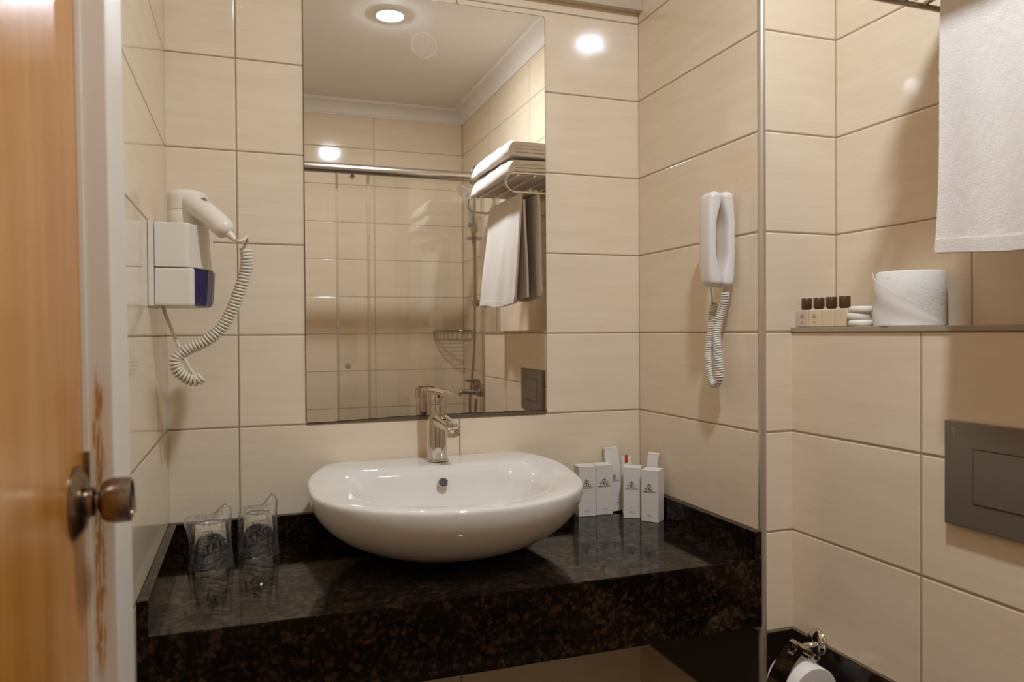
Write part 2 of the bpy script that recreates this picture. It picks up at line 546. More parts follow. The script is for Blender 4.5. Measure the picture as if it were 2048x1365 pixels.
def crown_bm(s):
    """Line-drawn crown, s metres wide, centred on its foot in the xy plane."""
    bm = bmesh.new()
    w = s * 0.035
    def line(pts):
        add_tube(bm, [(x * s, y * s, 0) for x, y in pts], w, 5)
    def arc(cx, cy, rx, ry, a0, a1, n=14):
        return [(cx + rx * cos(a0 + (a1 - a0) * i / n), cy + ry * sin(a0 + (a1 - a0) * i / n)) for i in range(n + 1)]
    line(arc(0, 0.05, 0.34, 0.07, pi, 2 * pi)); line(arc(0, 0.14, 0.37, 0.07, pi, 2 * pi))
    line([(-0.34, 0.05), (-0.37, 0.14)]); line([(0.34, 0.05), (0.37, 0.14)])
    for k in (-1, 1):
        line(catmull([(k * 0.36, 0.15, 0), (k * 0.50, 0.42, 0), (k * 0.34, 0.62, 0), (0, 0.60, 0)], 6) and [(p.x, p.y) for p in catmull([(k * 0.36, 0.15, 0), (k * 0.50, 0.42, 0), (k * 0.34, 0.62, 0), (0, 0.60, 0)], 6)])
        line([(p.x, p.y) for p in catmull([(k * 0.16, 0.08, 0), (k * 0.24, 0.36, 0), (k * 0.15, 0.56, 0), (0, 0.60, 0)], 6)])
    line([(0, 0.07), (0, 0.6)])
    line(arc(0, 0.70, 0.085, 0.085, 0, 2 * pi, 12))
    line([(0, 0.78), (0, 0.95)]); line([(-0.07, 0.88), (0.07, 0.88)])
    return bm

def logo_bm(width):
    """Crown over TAC over PREMIER HOTEL & SPA, width metres across the small line; centred, in the xy plane."""
    bm = bmesh.new()
    s = width
    t = text_bm('TAC', s * 0.34); bmesh.ops.transform(t, matrix=Matrix.Translation((0, 0, 0)) @ Matrix.Diagonal((1.15, 1, 1, 1)), verts=t.verts); merge(bm, t)
    t = text_bm('PREMIER HOTEL & SPA', s * 0.105); bmesh.ops.transform(t, matrix=Matrix.Translation((0, -s * 0.20, 0)), verts=t.verts); merge(bm, t)
    add_box(bm, -s * 0.52, s * 0.62, -s * 0.142, -s * 0.135, -0.00008, 0.00008)
    for i in range(4):
        add_box(bm, s * (0.40 + i * 0.075), s * (0.425 + i * 0.075), -s * 0.09, -s * 0.07, -0.00008, 0.00008)
    t = crown_bm(s * 0.38); bmesh.ops.transform(t, matrix=Matrix.Translation((0, s * 0.155, 0)), verts=t.verts); merge(bm, t)
    return bm

def axes(origin, ex, ey, ez):
    m = Matrix.Identity(4)
    for i in range(3): m[i][0], m[i][1], m[i][2] = ex[i], ey[i], ez[i]
    m.translation = Vector(origin)
    return m

AX_X = axes((0, 0, 0), (0, 1, 0), (0, 0, 1), (1, 0, 0))      # lathe axis along +x
AX_Y = axes((0, 0, 0), (0, 0, 1), (1, 0, 0), (0, 1, 0))      # lathe axis along +y
def T_(x, y, z): return Matrix.Translation((x, y, z))
def RZ(a): return Matrix.Rotation(a, 4, 'Z')

# ================================================================== SETTING
bm = B(); add_box(bm, -0.1, W2 + 0.1, -L - 0.1, 0.1, -0.1, 0.0)
struct('floor', bm, FLOOR, 'brown tiled bathroom floor under the counter', 'floor')
bm = B(); add_box(bm, -0.1, W2 + 0.1, -L - 0.1, 0.1, H, H + 0.1)
struct('ceiling', bm, CEIL, 'plain white ceiling seen in the mirror', 'ceiling')
bm = B(); add_box(bm, -0.1, W2 + 0.1, 0.0, 0.1, 0, H)
struct('wall_back', bm, TILE_BACK, 'beige tiled wall behind mirror and basin', 'wall')
DY0, DY1 = -0.8668, -1.668      # door opening in the left wall
bm = B()
add_box(bm, -0.1, 0.0, DY0 + 0.004, 0.0, 0, H)
add_box(bm, -0.1, 0.0, -L, DY1 - 0.004, 0, H)
add_box(bm, -0.1, 0.0, DY1 - 0.004, DY0 + 0.004, 2.06, H)
struct('wall_left', bm, TILE_LEFT, 'beige tiled side wall carrying the hair dryer', 'wall')
bm = B(); add_box(bm, W, W2 + 0.1, -D + 0.0102, 0.0, 0, H)
struct('wall_niche', bm, TILE_NICHE, 'beige tiled niche side wall carrying the telephone', 'wall')
bm = B(); add_box(bm, W + 0.0102, W2, -D, -D + 0.0102, 0, H)
struct('wall_return', bm, TILE_RETURN, 'narrow beige tiled return wall between niche corner and ledge', 'wall')
bm = B(); add_box(bm, W2, W2 + 0.1, -L - 0.1, -D, 0, H)
struct('wall_right', bm, TILE_RIGHT, 'beige tiled wall behind the towel rack', 'wall')
bm = B(); add_box(bm, WC, W2, -1.60, -D, 0, 1.2)
struct('wall_cistern', bm, TILE_RIGHT, 'low beige tiled boxing below the ledge with the flush plate', 'wall')
bm = B(); add_box(bm, -0.1, W2, -L - 0.1, -L, 0, H)
struct('wall_front', bm, TILE_FAR, 'beige tiled shower wall seen in the mirror', 'wall')

# metal corner trim between niche wall and return wall
bm = B()
poly = [(W - 0.0006, -D + 0.0105)] + [(W + 0.0100 - 0.0106 * cos(a), -D + 0.0100 - 0.0106 * sin(a)) for a in [pi / 2 * i / 8 for i in range(9)]] + [(W + 0.0105, -D - 0.0006), (W + 0.0105, -D + 0.0105)]
add_prism(bm, poly, lambda u, v, w: (u, v, w), 0, H)
struct('trim_1', bm, ALU, 'vertical aluminium corner trim beside the counter end', 'trim', smooth=True, angle=40)

# stone cap on the cistern boxing
bm = B(); add_box(bm, WC - 0.0035, W2, -1.603, -D, 1.2005, 1.2095, 0.001)
struct('trim_2', bm, STONE, 'thin beige stone cap along the ledge', 'trim')

# cornices
def cove(n=8):
    d = 0.062; z0 = H - 0.075
    pts = [(0, z0), (0.006, z0), (0.006, z0 + 0.006)]
    for i in range(n + 1):
        a = pi / 2 * i / n
        pts.append((0.010 + 0.046 * (1 - cos(a)), z0 + 0.012 + 0.050 * sin(a)))
    pts += [(d, H - 0.006), (d, H), (0, H)]
    return pts
bm = B(); add_prism(bm, cove(), lambda u, v, w: (w, -L + u, v), 0, W2)
struct('trim_3', bm, CORNICE, 'white cove cornice above the shower wall', 'trim', smooth=True, angle=30)
bm = B(); add_prism(bm, cove(), lambda u, v, w: (W2 - u, w, v), -L, -D)
struct('trim_4', bm, CORNICE, 'white cove cornice above the right wall', 'trim', smooth=True, angle=30)
bm = B(); add_prism(bm, cove(), lambda u, v, w: (u, w, v), -L, 0)
struct('trim_5', bm, CORNICE, 'white cove cornice above the hair dryer wall', 'trim', smooth=True, angle=30)
bm = B(); add_box(bm, 0.0, W, -0.024, 0.0, 2.0265, 2.075, 0.003)
struct('trim_6', bm, simple('beige painted batten', (0.60, 0.49, 0.36), 0.4), 'beige batten across the wall just above the mirror', 'trim')

# door in the left wall, its frame slightly out of plumb
door = thing('door_1', 'orange wooden door with a bronze knob in a scuffed white frame', 'door', (0, DY0, 1.40))
door['kind'] = 'structure'
bm = B(); add_box(bm, -0.040, 0.0, DY1, DY0 - 0.0008, 0.005, 2.05, 0.0012)
mesh_obj('door_panel', bm, WOOD, door)
bm = B()
add_box(bm, 0.0, 0.0281, DY0, -0.757, 0.0, 2.14, 0.0016)
add_box(bm, 0.0, 0.0281, DY1 - 0.11, DY1, 0.0, 2.14, 0.0016)
add_box(bm, 0.0, 0.0281, DY1, DY0, 2.055, 2.14, 0.0016)
add_box(bm, -0.095, 0.0, DY0, DY0 + 0.0035, 0.0, 2.055)
add_box(bm, 0.0, 0.0055, DY0 - 0.0022, DY0, 0.0, 2.14, 0.0008)
fr_ = mesh_obj('door_frame', bm, JAMB, door); fr_['label'] = 'white painted frame with an orange scuffed streak'
bm = B(); add_box(bm, 0.0008, 0.0062, DY0 - 0.0040, DY0 - 0.0005, 1.052, 1.084, 0.0006)
mesh_obj('latch', bm, KNOB, door)
KY, KZ = -0.9085, 1.040
bm = B()
add_lathe(bm, [(0.036, 0.0), (0.036, 0.003), (0.034, 0.0045), (0.027, 0.010), (0.020, 0.0125), (0.0145, 0.0135), (0.0145, 0.019), (0.0125, 0.0205), (0.0085, 0.0215), (0.0085, 0.025)], 48, T_(0.0, KY, KZ) @ AX_X @ Matrix.Diagonal((1, 1, 0.87, 1)))
rose = mesh_obj('rose', bm, KNOB, door, True, 35)
bm = B()
add_lathe(bm, [(0.0085, 0.0235), (0.013, 0.0245), (0.0185, 0.0275), (0.0212, 0.033), (0.0222, 0.040), (0.0224, 0.047), (0.0216, 0.0545), (0.0204, 0.0560), (0.0182, 0.0560), (0.0174, 0.0535), (0, 0.0535)], 48, T_(0.0, KY, KZ) @ AX_X @ Matrix.Diagonal((1, 1, 0.885, 1)))
kn = mesh_obj('knob', bm, KNOB, door, True, 35); kn['label'] = 'barrel shaped bronze knob'
bm = B(); add_lathe(bm, [(0.0172, 0.0536), (0.0172, 0.0540), (0, 0.0540)], 32, T_(0.0, KY, KZ) @ AX_X @ Matrix.Diagonal((1, 1, 0.885, 1)))
mesh_obj('keyhole_plate', bm, DARK_GAP, kn)
bm = B(); add_box(bm, 0.0478, 0.0535, KY - 0.003, KY + 0.003, KZ - 0.013, KZ + 0.002, 0.001)
mesh_obj('thumb_turn', bm, CHROME_SAT, kn)
door.rotation_euler = (0, radians(-0.45), 0)

# ================================================================== LAMP
lamp = thing('ceiling_light', 'round glowing downlight set in the white ceiling', 'ceiling light', LAMP)
bm = B(); add_lathe(bm, [(0.049, 0.001), (0.049, -0.004), (0.052, -0.006), (0.060, -0.005), (0.0625, 0.0)], 48, Matrix.Translation(LAMP))
mesh_obj('rim', bm, simple('white lamp rim', (0.8, 0.76, 0.7), 0.4), lamp, True, 40)
R_L = 0.049
bm = B(); add_lathe(bm, [(0, -0.0120), (R_L * 0.4, -0.0112), (R_L * 0.75, -0.0085), (R_L, -0.0040), (R_L, -0.0005), (0, -0.0005)], 40, Matrix.Translation(LAMP))
rad = LAMP_POWER / (pi * pi * R_L * R_L)
mesh_obj('lens', bm, emit('lamp glow', LAMP_COLOR, rad), lamp)

# ================================================================== MIRROR
bm = B()
def rrect(x0, x1, z0, z1, r, n=5):
    P = []
    for cx, cz, a0 in ((x1 - r, z0 + r, -pi / 2), (x1 - r, z1 - r, 0), (x0 + r, z1 - r, pi / 2), (x0 + r, z0 + r, pi)):
        for i in range(n + 1):
            a = a0 + pi / 2 * i / n
            P.append((cx + r * cos(a), cz + r * sin(a)))
    return P
MX0, MX1, MZ0, MZ1 = 0.2820, 0.8612, 1.0015, 1.9845
mirror = thing('wall_mirror', 'frameless rectangular mirror on the tiled wall above the basin', 'mirror', (0.5716, -0.003, MZ0))
add_prism(bm, rrect(MX0, MX1, MZ0, MZ1, 0.006), lambda u, v, w: (u, w, v), -0.0042, -0.0004)
mesh_obj('glass_edge', bm, MIRROR_EDGE, mirror)
# silvered face, its lower border eaten away in a ragged line
random.seed(3)
t = bmesh.new()
P = rrect(MX0 + 0.0012, MX1 - 0.0012, MZ0 + 0.0012, MZ1 - 0.0012, 0.005)
rag = []
n = 90
for i in range(n + 1):
    x = MX0 + 0.0012 + (MX1 - MX0 - 0.0024) * i / n
    rag.append((x, MZ0 + 0.0012 + 0.0072 * min(1.0, 0.15 + 1.2 * max(0, (i - 8) / 40.0)) + random.uniform(-0.0006, 0.0006)))
top = [q for q in P if q[1] > 1.5]
verts = [t.verts.new((x, -0.0044, z)) for x, z in rag + top]
t.faces.new(verts)
bm = B(); merge(bm, t)
mesh_obj('silvering', bm, MIRROR, mirror)
bm = B()
random.seed(4)
for i in range(n):
    (xa, za), (xb, zb) = rag[i], rag[i + 1]
    ta, tb = random.uniform(0.0006, 0.0019), random.uniform(0.0006, 0.0019)
    v = [bm.verts.new(q) for q in ((xa, -0.00455, za - ta), (xb, -0.00455, zb - tb), (xb, -0.00455, zb + 0.0004), (xa, -0.00455, za + 0.0004))]
    bm.faces.new(v)
bmesh.ops.remove_doubles(bm, verts=bm.verts, dist=1e-6)
mesh_obj('ragged_border', bm, DARK_GAP, mirror)

# ================================================================== COUNTER
counter = thing('vanity_counter', 'dark brown polished granite counter carrying the white basin', 'counter', (W / 2, -D / 2, ZC - 0.135))
bm = B(); add_box(bm, 0.0005, W - 0.0005, -D, -0.0005, ZC - 0.03, ZC, 0.0012)
mesh_obj('slab', bm, GRANITE, counter)
bm = B(); add_box(bm, 0.0005, W - 0.0010, -D - 0.0004, -D + 0.022, ZC - 0.135, ZC + 0.0001, 0.0022)
mesh_obj('apron', bm, GRANITE, counter)
ST = 0.016
bm = B(); add_box(bm, 0.0005, W - 0.0005, -ST, -0.0005, ZC, ZC + 0.0545, 0.001)
mesh_obj('splash_strip', bm, GRANITE, counter)
bm = B(); add_box(bm, W - ST, W - 0.0005, -D + 0.001, -ST, ZC, ZC + 0.0545, 0.001)
mesh_obj('splash_strip', bm, GRANITE, counter)
bm = B(); add_box(bm, 0.0005, ST, -D + 0.001, -ST, ZC, ZC + 0.0545, 0.001)
mesh_obj('splash_strip', bm, GRANITE, counter)

# ================================================================== BASIN
BX = 0.5575
basin = thing('washbasin', 'white oval ceramic vessel basin on the dark granite counter', 'washbasin', (BX, -0.2, ZC))
N = 128
def closed_resample(P, n):
    P = [Vector((x, y, 0)) for x, y in P]; P.append(P[0].copy())
    return [(q.x, q.y) for q in resample(P, n + 1)[:-1]]
def dshape(hw, vmid, vfront, vback, hback, corner, pw=2.0):
    """Closed curve: straight back, rounded corners, oval front; starts at the middle of the back, runs to +u."""
    P = []
    right = [(0, vback), (hback * 0.5, vback), (hback, vback), (hback + (hw - hback) * 0.55, vback - corner * 0.45), (hw * 0.985, vback - corner), (hw, vmid)]
    cr_ = catmull([(a, b, 0) for a, b in right], 10)
    R = [(p.x, p.y) for p in cr_]
    F = []
    for i in range(1, 61):
        a = pi * i / 60
        c, s_ = cos(a), sin(a)
        F.append((hw * (1 if c > 0 else -1) * abs(c) ** (2 / pw), vmid + (vfront - vmid) * s_ ** (2 / pw)))
    Lf = [(-x, y) for x, y in R[::-1]]
    P = R + F + Lf[1:-1]
    return closed_resample(P, N)
OUT = dshape(0.2865, -0.190, -0.463, -0.0015, 0.210, 0.13, 2.1)
INN = dshape(0.203, -0.225, -0.408, -0.138, 0.150, 0.050, 2.1)
def sm(a, b, x):
    t = max(0, min(1, (x - a) / (b - a))); return t * t * (3 - 2 * t)
def rimz(u, v):
    k = sm(0.165, 0.27, abs(u))
    return 0.8885 + 0.0235 * sm(-0.150 - 0.13 * k, -0.118 + 0.10 * k, v)
CEN = (0, -0.205)
bm = B()
rings = []
def ring(fn):
    rings.append([bm.verts.new((BX + p[0], p[1], p[2])) for p in (fn(i) for i in range(N))])
zb = ZC + 0.0002
# underside and outer bowl, from the foot upward
for k in range(0, 23):
    f = k / 22.0
    d = (1 - f)
    s = max(0.40, (1 - min(1, (d / 1.06)) ** 2.1)) ** 0.62 if d > 0 else 1
    s = (1 - (d / 1.05) ** 2.0) ** 0.47
    def fn(i, s=s, d=d):
        u, v = OUT[i]
        z1 = rimz(u, v) - 0.007
        return (CEN[0] + s * (u - CEN[0]), CEN[1] + s * (v - CEN[1]), zb + (z1 - zb) * (1 - d))
    ring(fn)
foot = rings[0]
# rounded rim edge
for a in (0.35, 0.75, 1.0):
    def fn(i, a=a):
        u, v = OUT[i]
        s = 1 - 0.018 * (1 - cos(a * pi / 2)) 
        return (CEN[0] + s * (u - CEN[0]), CEN[1] + s * (v - CEN[1]), rimz(u, v) - 0.007 + 0.007 * sin(a * pi / 2))
    ring(fn)
# flat rim between outer and inner outline
for k in range(1, 13):
    f = k / 12.0
    def fn(i, f=f):
        u0, v0 = OUT[i]; s = 0.982
        u0, v0 = s * u0, CEN[1] + s * (v0 - CEN[1])
        u1, v1 = INN[i]
        u, v = u0 + (u1 - u0) * f, v0 + (v1 - v0) * f
        return (u, v, rimz(u, v) - 0.003 * f * f + 0.0026 * sin(pi * min(1, f * 1.05)) * sm(-0.12, -0.2, v))
    ring(fn)
# inner bowl
CD = (0, -0.255)
for k in range(1, 23):
    f = k / 22.0
    s = 1 - f * 0.93
    def fn(i, s=s, f=f):
        u, v = INN[i]
        z0 = rimz(u, v) - 0.003
        zbot = 0.778
        dz = (1 - s ** 3.4)
        edge = 0.004 * (1 - math.exp(-f * 40))
        return (CD[0] + s * (u - CD[0]), CD[1] + s * (v - CD[1]), z0 - edge - (z0 - edge - zbot) * dz)
    ring(fn)
for a, b in zip(rings[:-1], rings[1:]):
    for i in range(N):
        j = (i + 1) % N
        bm.faces.new((a[i], a[j], b[j], b[i]))
bm.faces.new(foot[::-1]); bm.faces.new(rings[-1])
mesh_obj('bowl', bm, CERAMIC, basin, True, 60)
# overflow hole and drain
OV = T_(BX - 0.0005, -0.1535, 0.8770) @ Matrix.Rotation(radians(62), 4, 'X')
bm = B(); add_lathe(bm, [(0.0112, 0.0), (0.0112, 0.0035), (0.0100, 0.0045), (0.0090, 0.0040), (0.0088, 0.001)], 32, OV)
ov = mesh_obj('overflow_ring', bm, CHROME_SAT, basin, True, 40)
bm = B(); add_lathe(bm, [(0.0, 0.0030), (0.0092, 0.0030), (0.0092, 0.0), (0, 0)], 24, OV)
mesh_obj('overflow_hole', bm, simple('dark overflow opening', (0.035, 0.02, 0.01), 0.5), ov)
bm = B(); add_lathe(bm, [(0.031, 0.0), (0.031, 0.002), (0.028, 0.0035), (0.020, 0.003), (0.018, 0.006), (0.0, 0.008)], 32, T_(BX, -0.257, 0.7772))
mesh_obj('drain', bm, CHROME, basin, True, 35)

# ================================================================== FAUCET
FX, FY, FZ = 0.5655, -0.064, 0.9122
fau = thing('basin_mixer', 'chrome single lever mixer tap standing at the back of the white basin', 'tap', (FX, FY, FZ))
FR = RZ(radians(8))
FM = T_(FX, FY, FZ) @ FR          # local -y is forward
bm = B(); add_lathe(bm, [(0.0265, 0.0), (0.0265, 0.003), (0.0250, 0.0048), (0.0222, 0.0052)], 48, FM)
mesh_obj('base_ring', bm, CHROME, fau, True, 35)
bm = B(); add_lathe(bm, [(0.0226, 0.0048), (0.0226, 0.050), (0.0224, 0.095), (0.0216, 0.120), (0.0210, 0.1285), (0.0200, 0.1295), (0, 0.1295)], 48, FM)
mesh_obj('tap_body', bm, CHROME, fau, True, 35)
bm = B(); add_lathe(bm, [(0.0, 0.1312), (0.0215, 0.1312), (0.0228, 0.1325), (0.0238, 0.156), (0.0225, 0.1588), (0.0, 0.1598)], 48, FM)
head = mesh_obj('lever', bm, CHROME, fau, True, 35)
bm = B()
sec = []
for k in range(13):                # lever blade, flat and slightly swept up then level
    f = k / 12.0
    y = 0.014 - 0.112 * f
    z = 0.1575 + 0.0025 * sin(pi * f) - 0.002 * f
    w = 0.0215 - 0.0085 * f
    h = 0.0058 - 0.0026 * f
    sec.append([(-w, y, z - h), (-w, y, z + h * 0.4), (-w * 0.6, y, z + h), (w * 0.6, y, z + h), (w, y, z + h * 0.4), (w, y, z - h)])
vr = [[bm.verts.new(FM @ Vector(q)) for q in s_] for s_ in sec]
for a, b in zip(vr[:-1], vr[1:]):
    for i in range(6):
        bm.faces.new((a[i], a[(i + 1) % 6], b[(i + 1) % 6], b[i]))
bm.faces.new(vr[0]); bm.faces.new(vr[-1][::-1])
mesh_obj('lever_blade', bm, CHROME, head, True, 35)
bm = B()
for dx, col in ((-0.004, 0), (0.004, 1)):
    add_lathe(bm, [(0.0016, 0), (0.0016, 0.0004), (0, 0.0004)], 12, FM @ T_(dx, -0.0238, 0.145) @ Matrix.Rotation(radians(90), 4, 'X'))
mesh_obj('temperature_mark', bm, INK, head)
bm = B()
sp = []
for k in range(17):
    f = k / 16.0
    y = -0.010 - 0.094 * f
    z = 0.0950 - 0.012 * f - (0.010 * max(0, f - 0.75) ** 2 * 16)
    w = 0.0160 - 0.0010 * f
    h = 0.0155 - 0.0066 * f
    if k >= 15: w *= (0.97, 0.86)[k - 15]; h *= (0.93, 0.7)[k - 15]
    prof = []
    for a in range(20):
        an = 2 * pi * a / 20
        c, s_ = cos(an), sin(an)
        prof.append((w * (abs(c) ** 0.4) * (1 if c > 0 else -1), y, z + h * (abs(s_) ** 0.6) * (1 if s_ > 0 else -1)))
    sp.append([bm.verts.new(FM @ Vector(q)) for q in prof])
for a, b in zip(sp[:-1], sp[1:]):
    for i in range(20):
        bm.faces.new((a[i], a[(i + 1) % 20], b[(i + 1) % 20], b[i]))
bm.faces.new(sp[0]); bm.faces.new(sp[-1][::-1])
spout = mesh_obj('spout', bm, CHROME, fau, True, 50)
bm = B(); add_lathe(bm, [(0.0118, 0.066), (0.0125, 0.0625), (0.0122, 0.055), (0.0105, 0.0535), (0.0095, 0.0555), (0, 0.0555)], 32, FM @ T_(0, -0.090, 0.0095))
mesh_obj('aerator', bm, CHROME_SAT, spout, True, 40)

# ================================================================== CARTONS
def place_logo(src, width, mtx, parent, name='printed_logo', mat=INK):
    bm = logo_bm(width)
    bmesh.ops.transform(bm, matrix=mtx, verts=bm.verts)
    return mesh_obj(name, bm, mat, parent)
CARTON_GROUP = 'small white toiletry cartons beside the basin'
def carton(x, y, yaw, w, d, h, label, logo=True, lean=None, logo_f=0.62):
    """(x, y): front left foot; yaw turns the front; the box runs back along local +y."""
    Mx = T_(x, y, ZC + 0.0004) @ RZ(yaw)
    if lean is not None: Mx = T_(0, 0, max(0.0, -min((lean @ Vector(q)).z for q in ((0, 0, 0), (w, 0, 0), (0, d, 0), (w, d, 0))))) @ Mx @ lean
    t_ = thing('toiletry_carton', label, 'carton', Mx.translation[:], CARTON_GROUP)
    bm = B(); add_box(bm, 0, w, 0, d, 0, h - 0.001, 0.0006, 1, Mx)
    mesh_obj('carton_body', bm, CARD, t_)
    bm = B()
    v = [bm.verts.new(Mx @ Vector(q)) for q in ((-0.0003, -0.0003, h - 0.0010), (w + 0.0003, -0.0003, h - 0.0010), (w + 0.0003, d, h + 0.0012), (-0.0003, d, h + 0.0012))]
    bm.faces.new(v)
    r_ = bmesh.ops.extrude_face_region(bm, geom=list(bm.faces))
    bmesh.ops.translate(bm, verts=[g for g in r_['geom'] if isinstance(g, bmesh.types.BMVert)], vec=(0, 0, 0.0006))
    mesh_obj('lid_flap', bm, CARD, t_)
    if logo:
        LM = Mx @ axes((w * 0.47, -0.00025, h * logo_f), (1, 0, 0), (0, 0, 1), (0, -1, 0))
        place_logo(None, w * 0.70, LM, t_)
        bm = B()
        for j, (ww, zz) in enumerate(((0.11, 0.125), (0.15, 0.098))):      # two faint lines too small to read
            for i in range(5):
                x0 = w * (0.5 - ww) + 2 * ww * w * i / 5
                add_box(bm, x0, x0 + 2 * ww * w * 0.13, -0.0002, 0.0, h * zz, h * (zz + 0.012), 0, 1, Mx)
        mesh_obj('fine_print', bm, INK_GREY, t_)
    return t_
CH = 0.123
carton(0.9225, -0.0565, radians(-6), 0.0445, 0.036, CH, 'white TAC carton half hidden behind the basin rim, first from the basin')
carton(0.9705, -0.0560, radians(-5), 0.0440, 0.036, CH, 'white TAC carton second from the basin, touching the half hidden one')
carton(1.0215, -0.1010, radians(-33), 0.0420, 0.034, CH, 'white TAC carton turned aside in front of the card with the red tip')
carton(1.0480, -0.1415, radians(-52), 0.0430, 0.036, CH, 'white TAC carton farthest from the basin with its side face showing')
lean1 = Matrix.Rotation(radians(-4.5), 4, 'Y') @ Matrix.Rotation(radians(-7), 4, 'X')
carton(1.0190, -0.0440, radians(-8), 0.0360, 0.018, 0.158, 'tall slim white carton leaning behind the second carton', True, lean1, 0.5)
lean2 = Matrix.Rotation(radians(6), 4, 'Y') @ Matrix.Rotation(radians(-3), 4, 'X')
carton(1.0745, -0.0940, radians(-40), 0.0270, 0.012, 0.152, 'narrow white carton tilted against the niche wall behind the last carton', False, lean2)
Mk = T_(1.0405, -0.060, ZC + 0.0004) @ RZ(radians(-20)) @ Matrix.Rotation(radians(-4), 4, 'X')
kit = thing('amenity_card', 'small white card with a red rounded tip behind the third carton', 'amenity card', Mk.translation[:])
bm = B(); add_box(bm, 0, 0.0235, 0, 0.004, 0, 0.142, 0.0006, 1, Mk)
mesh_obj('card_sleeve', bm, CARD, kit)
bm = B(); add_prism(bm, [(0.0078, 0.1265), (0.0152, 0.1265)] + [(0.0115 + 0.0037 * cos(a), 0.1425 + 0.0037 * sin(a)) for a in [pi * i / 8 for i in range(9)]], lambda u, v, w: Mk @ Vector((u, w, v)), -0.0012, 0.0)
rt = mesh_obj('red_tip', bm, RED, kit); rt['label'] = 'red rounded tip'

# ================================================================== WRAPPED TUMBLERS
def wrapped_glass(x, y, r0, r1, h, yaw, ears, label, logo_yaw, tilt, lw=0.05):
    t_ = thing('wrapped_glass', label, 'glass', (x, y, ZC), 'tumblers in printed plastic bags')
    Mx = T_(x, y, ZC + 0.0006)
    bm = B()
    add_lathe(bm, [(r0 - 0.0024, 0.0), (r0 - 0.0004, 0.0), (r0, 0.001), (r0 - 0.0015, 0.03), (r1 + 0.001, h * 0.7), (r1, h - 0.004), (r1 - 0.002, h), (0, h - 0.001), (0, h - 0.012), (r1 - 0.006, h - 0.013), (r1 - 0.0030, h - 0.020), (r0 - 0.0042, 0.03)], 48, Mx, close=True)
    mesh_obj('tumbler', bm, TUMBLER, t_, True, 40)
    bm = B()
    n = 96; rings = []
    random.seed(int(x * 1e4))
    ph = [random.uniform(0, 6.28) for _ in range(6)]
    hb = h + 0.012
    for k in range(19):
        f = k / 18.0
        z = hb * f
        rr = (r0 + 0.0045) * (1 - f) + (r1 + 0.0055) * f
        if f > 0.85: rr *= 1 - ((f - 0.85) / 0.15) ** 2 * 0.35
        row = []
        for i in range(n):
            a = 2 * pi * i / n
            pl = 0.0016 * sin(7 * a + ph[0] + 3 * f) + 0.0012 * sin(13 * a + ph[1] - 5 * f) + 0.0008 * sin(23 * a + ph[2])
            pl *= 0.5 + f
            R_ = rr + pl + (0.004 * (1 - f) ** 2)
            zz = z
            for (ea, eh, er, ew) in ears:
                da = atan2(sin(a - ea), cos(a - ea))
                wgt = math.exp(-(da / ew) ** 2) * sm(0.45, 1.0, f)
                R_ += er * wgt; zz += eh * wgt
            row.append(bm.verts.new(Mx @ Vector((R_ * cos(a), R_ * sin(a), zz))))
        rings.append(row)
    for a, b in zip(rings[:-1], rings[1:]):
        for i in range(n):
            bm.faces.new((a[i], a[(i + 1) % n], b[(i + 1) % n], b[i]))
    topc = bm.verts.new(Mx @ Vector((0, 0, h + 0.004)))
    for i in range(n):
        bm.faces.new((rings[-1][i], rings[-1][(i + 1) % n], topc))
    bag = mesh_obj('plastic_bag', bm, FILM, t_, True, 80)
    # print wrapped round the bag
    bm = logo_bm(lw)
    bmesh.ops.rotate(bm, verts=bm.verts, cent=(0, 0, 0), matrix=Matrix.Rotation(tilt, 3, 'Z'))
    for v in bm.verts:
        u, w_ = v.co.x, v.co.y
        z = h * 0.56 + w_
        f = max(0, min(1, z / hb))
        rr = (r0 + 0.0045) * (1 - f) + (r1 + 0.0055) * f + 0.0035 + v.co.z
        a = logo_yaw + u / rr
        v.co = Mx @ Vector((rr * cos(a), rr * sin(a), z))
    mesh_obj('printed_logo', bm, INK_BLACK, bag)
    bm = B()
    for q in (0, 1):
        pts = []
        for i in range(14):
            u = -0.030 + 0.060 * i / 13
            z = 0.012 + u * 0.12 + 0.004 * sin(u * 90) + q * 0.011
            rr = r0 + 0.0095
            pts.append(Mx @ Vector((rr * cos(logo_yaw + u / rr), rr * sin(logo_yaw + u / rr), max(z, 0.003))))
        add_tube(bm, pts, 0.0006, 5)
    mesh_obj('printed_border', bm, INK_BLACK, bag)
    return t_
wrapped_glass(0.0885, -0.158, 0.0345, 0.0275, 0.086, 0, [(radians(175), 0.004, 0.016, 0.55), (radians(15), 0.022, 0.006, 0.75)],
              'upturned glass in a printed clear bag nearer the counter edge, the left one', radians(-74), radians(12), 0.056)
wrapped_glass(0.1775, -0.105, 0.0335, 0.0270, 0.086, 0, [(radians(8), 0.026, 0.007, 0.6), (radians(190), 0.004, 0.004, 0.7)],
              'upturned glass in a printed clear bag nearer the basin, the right one', radians(-88), radians(24), 0.058)

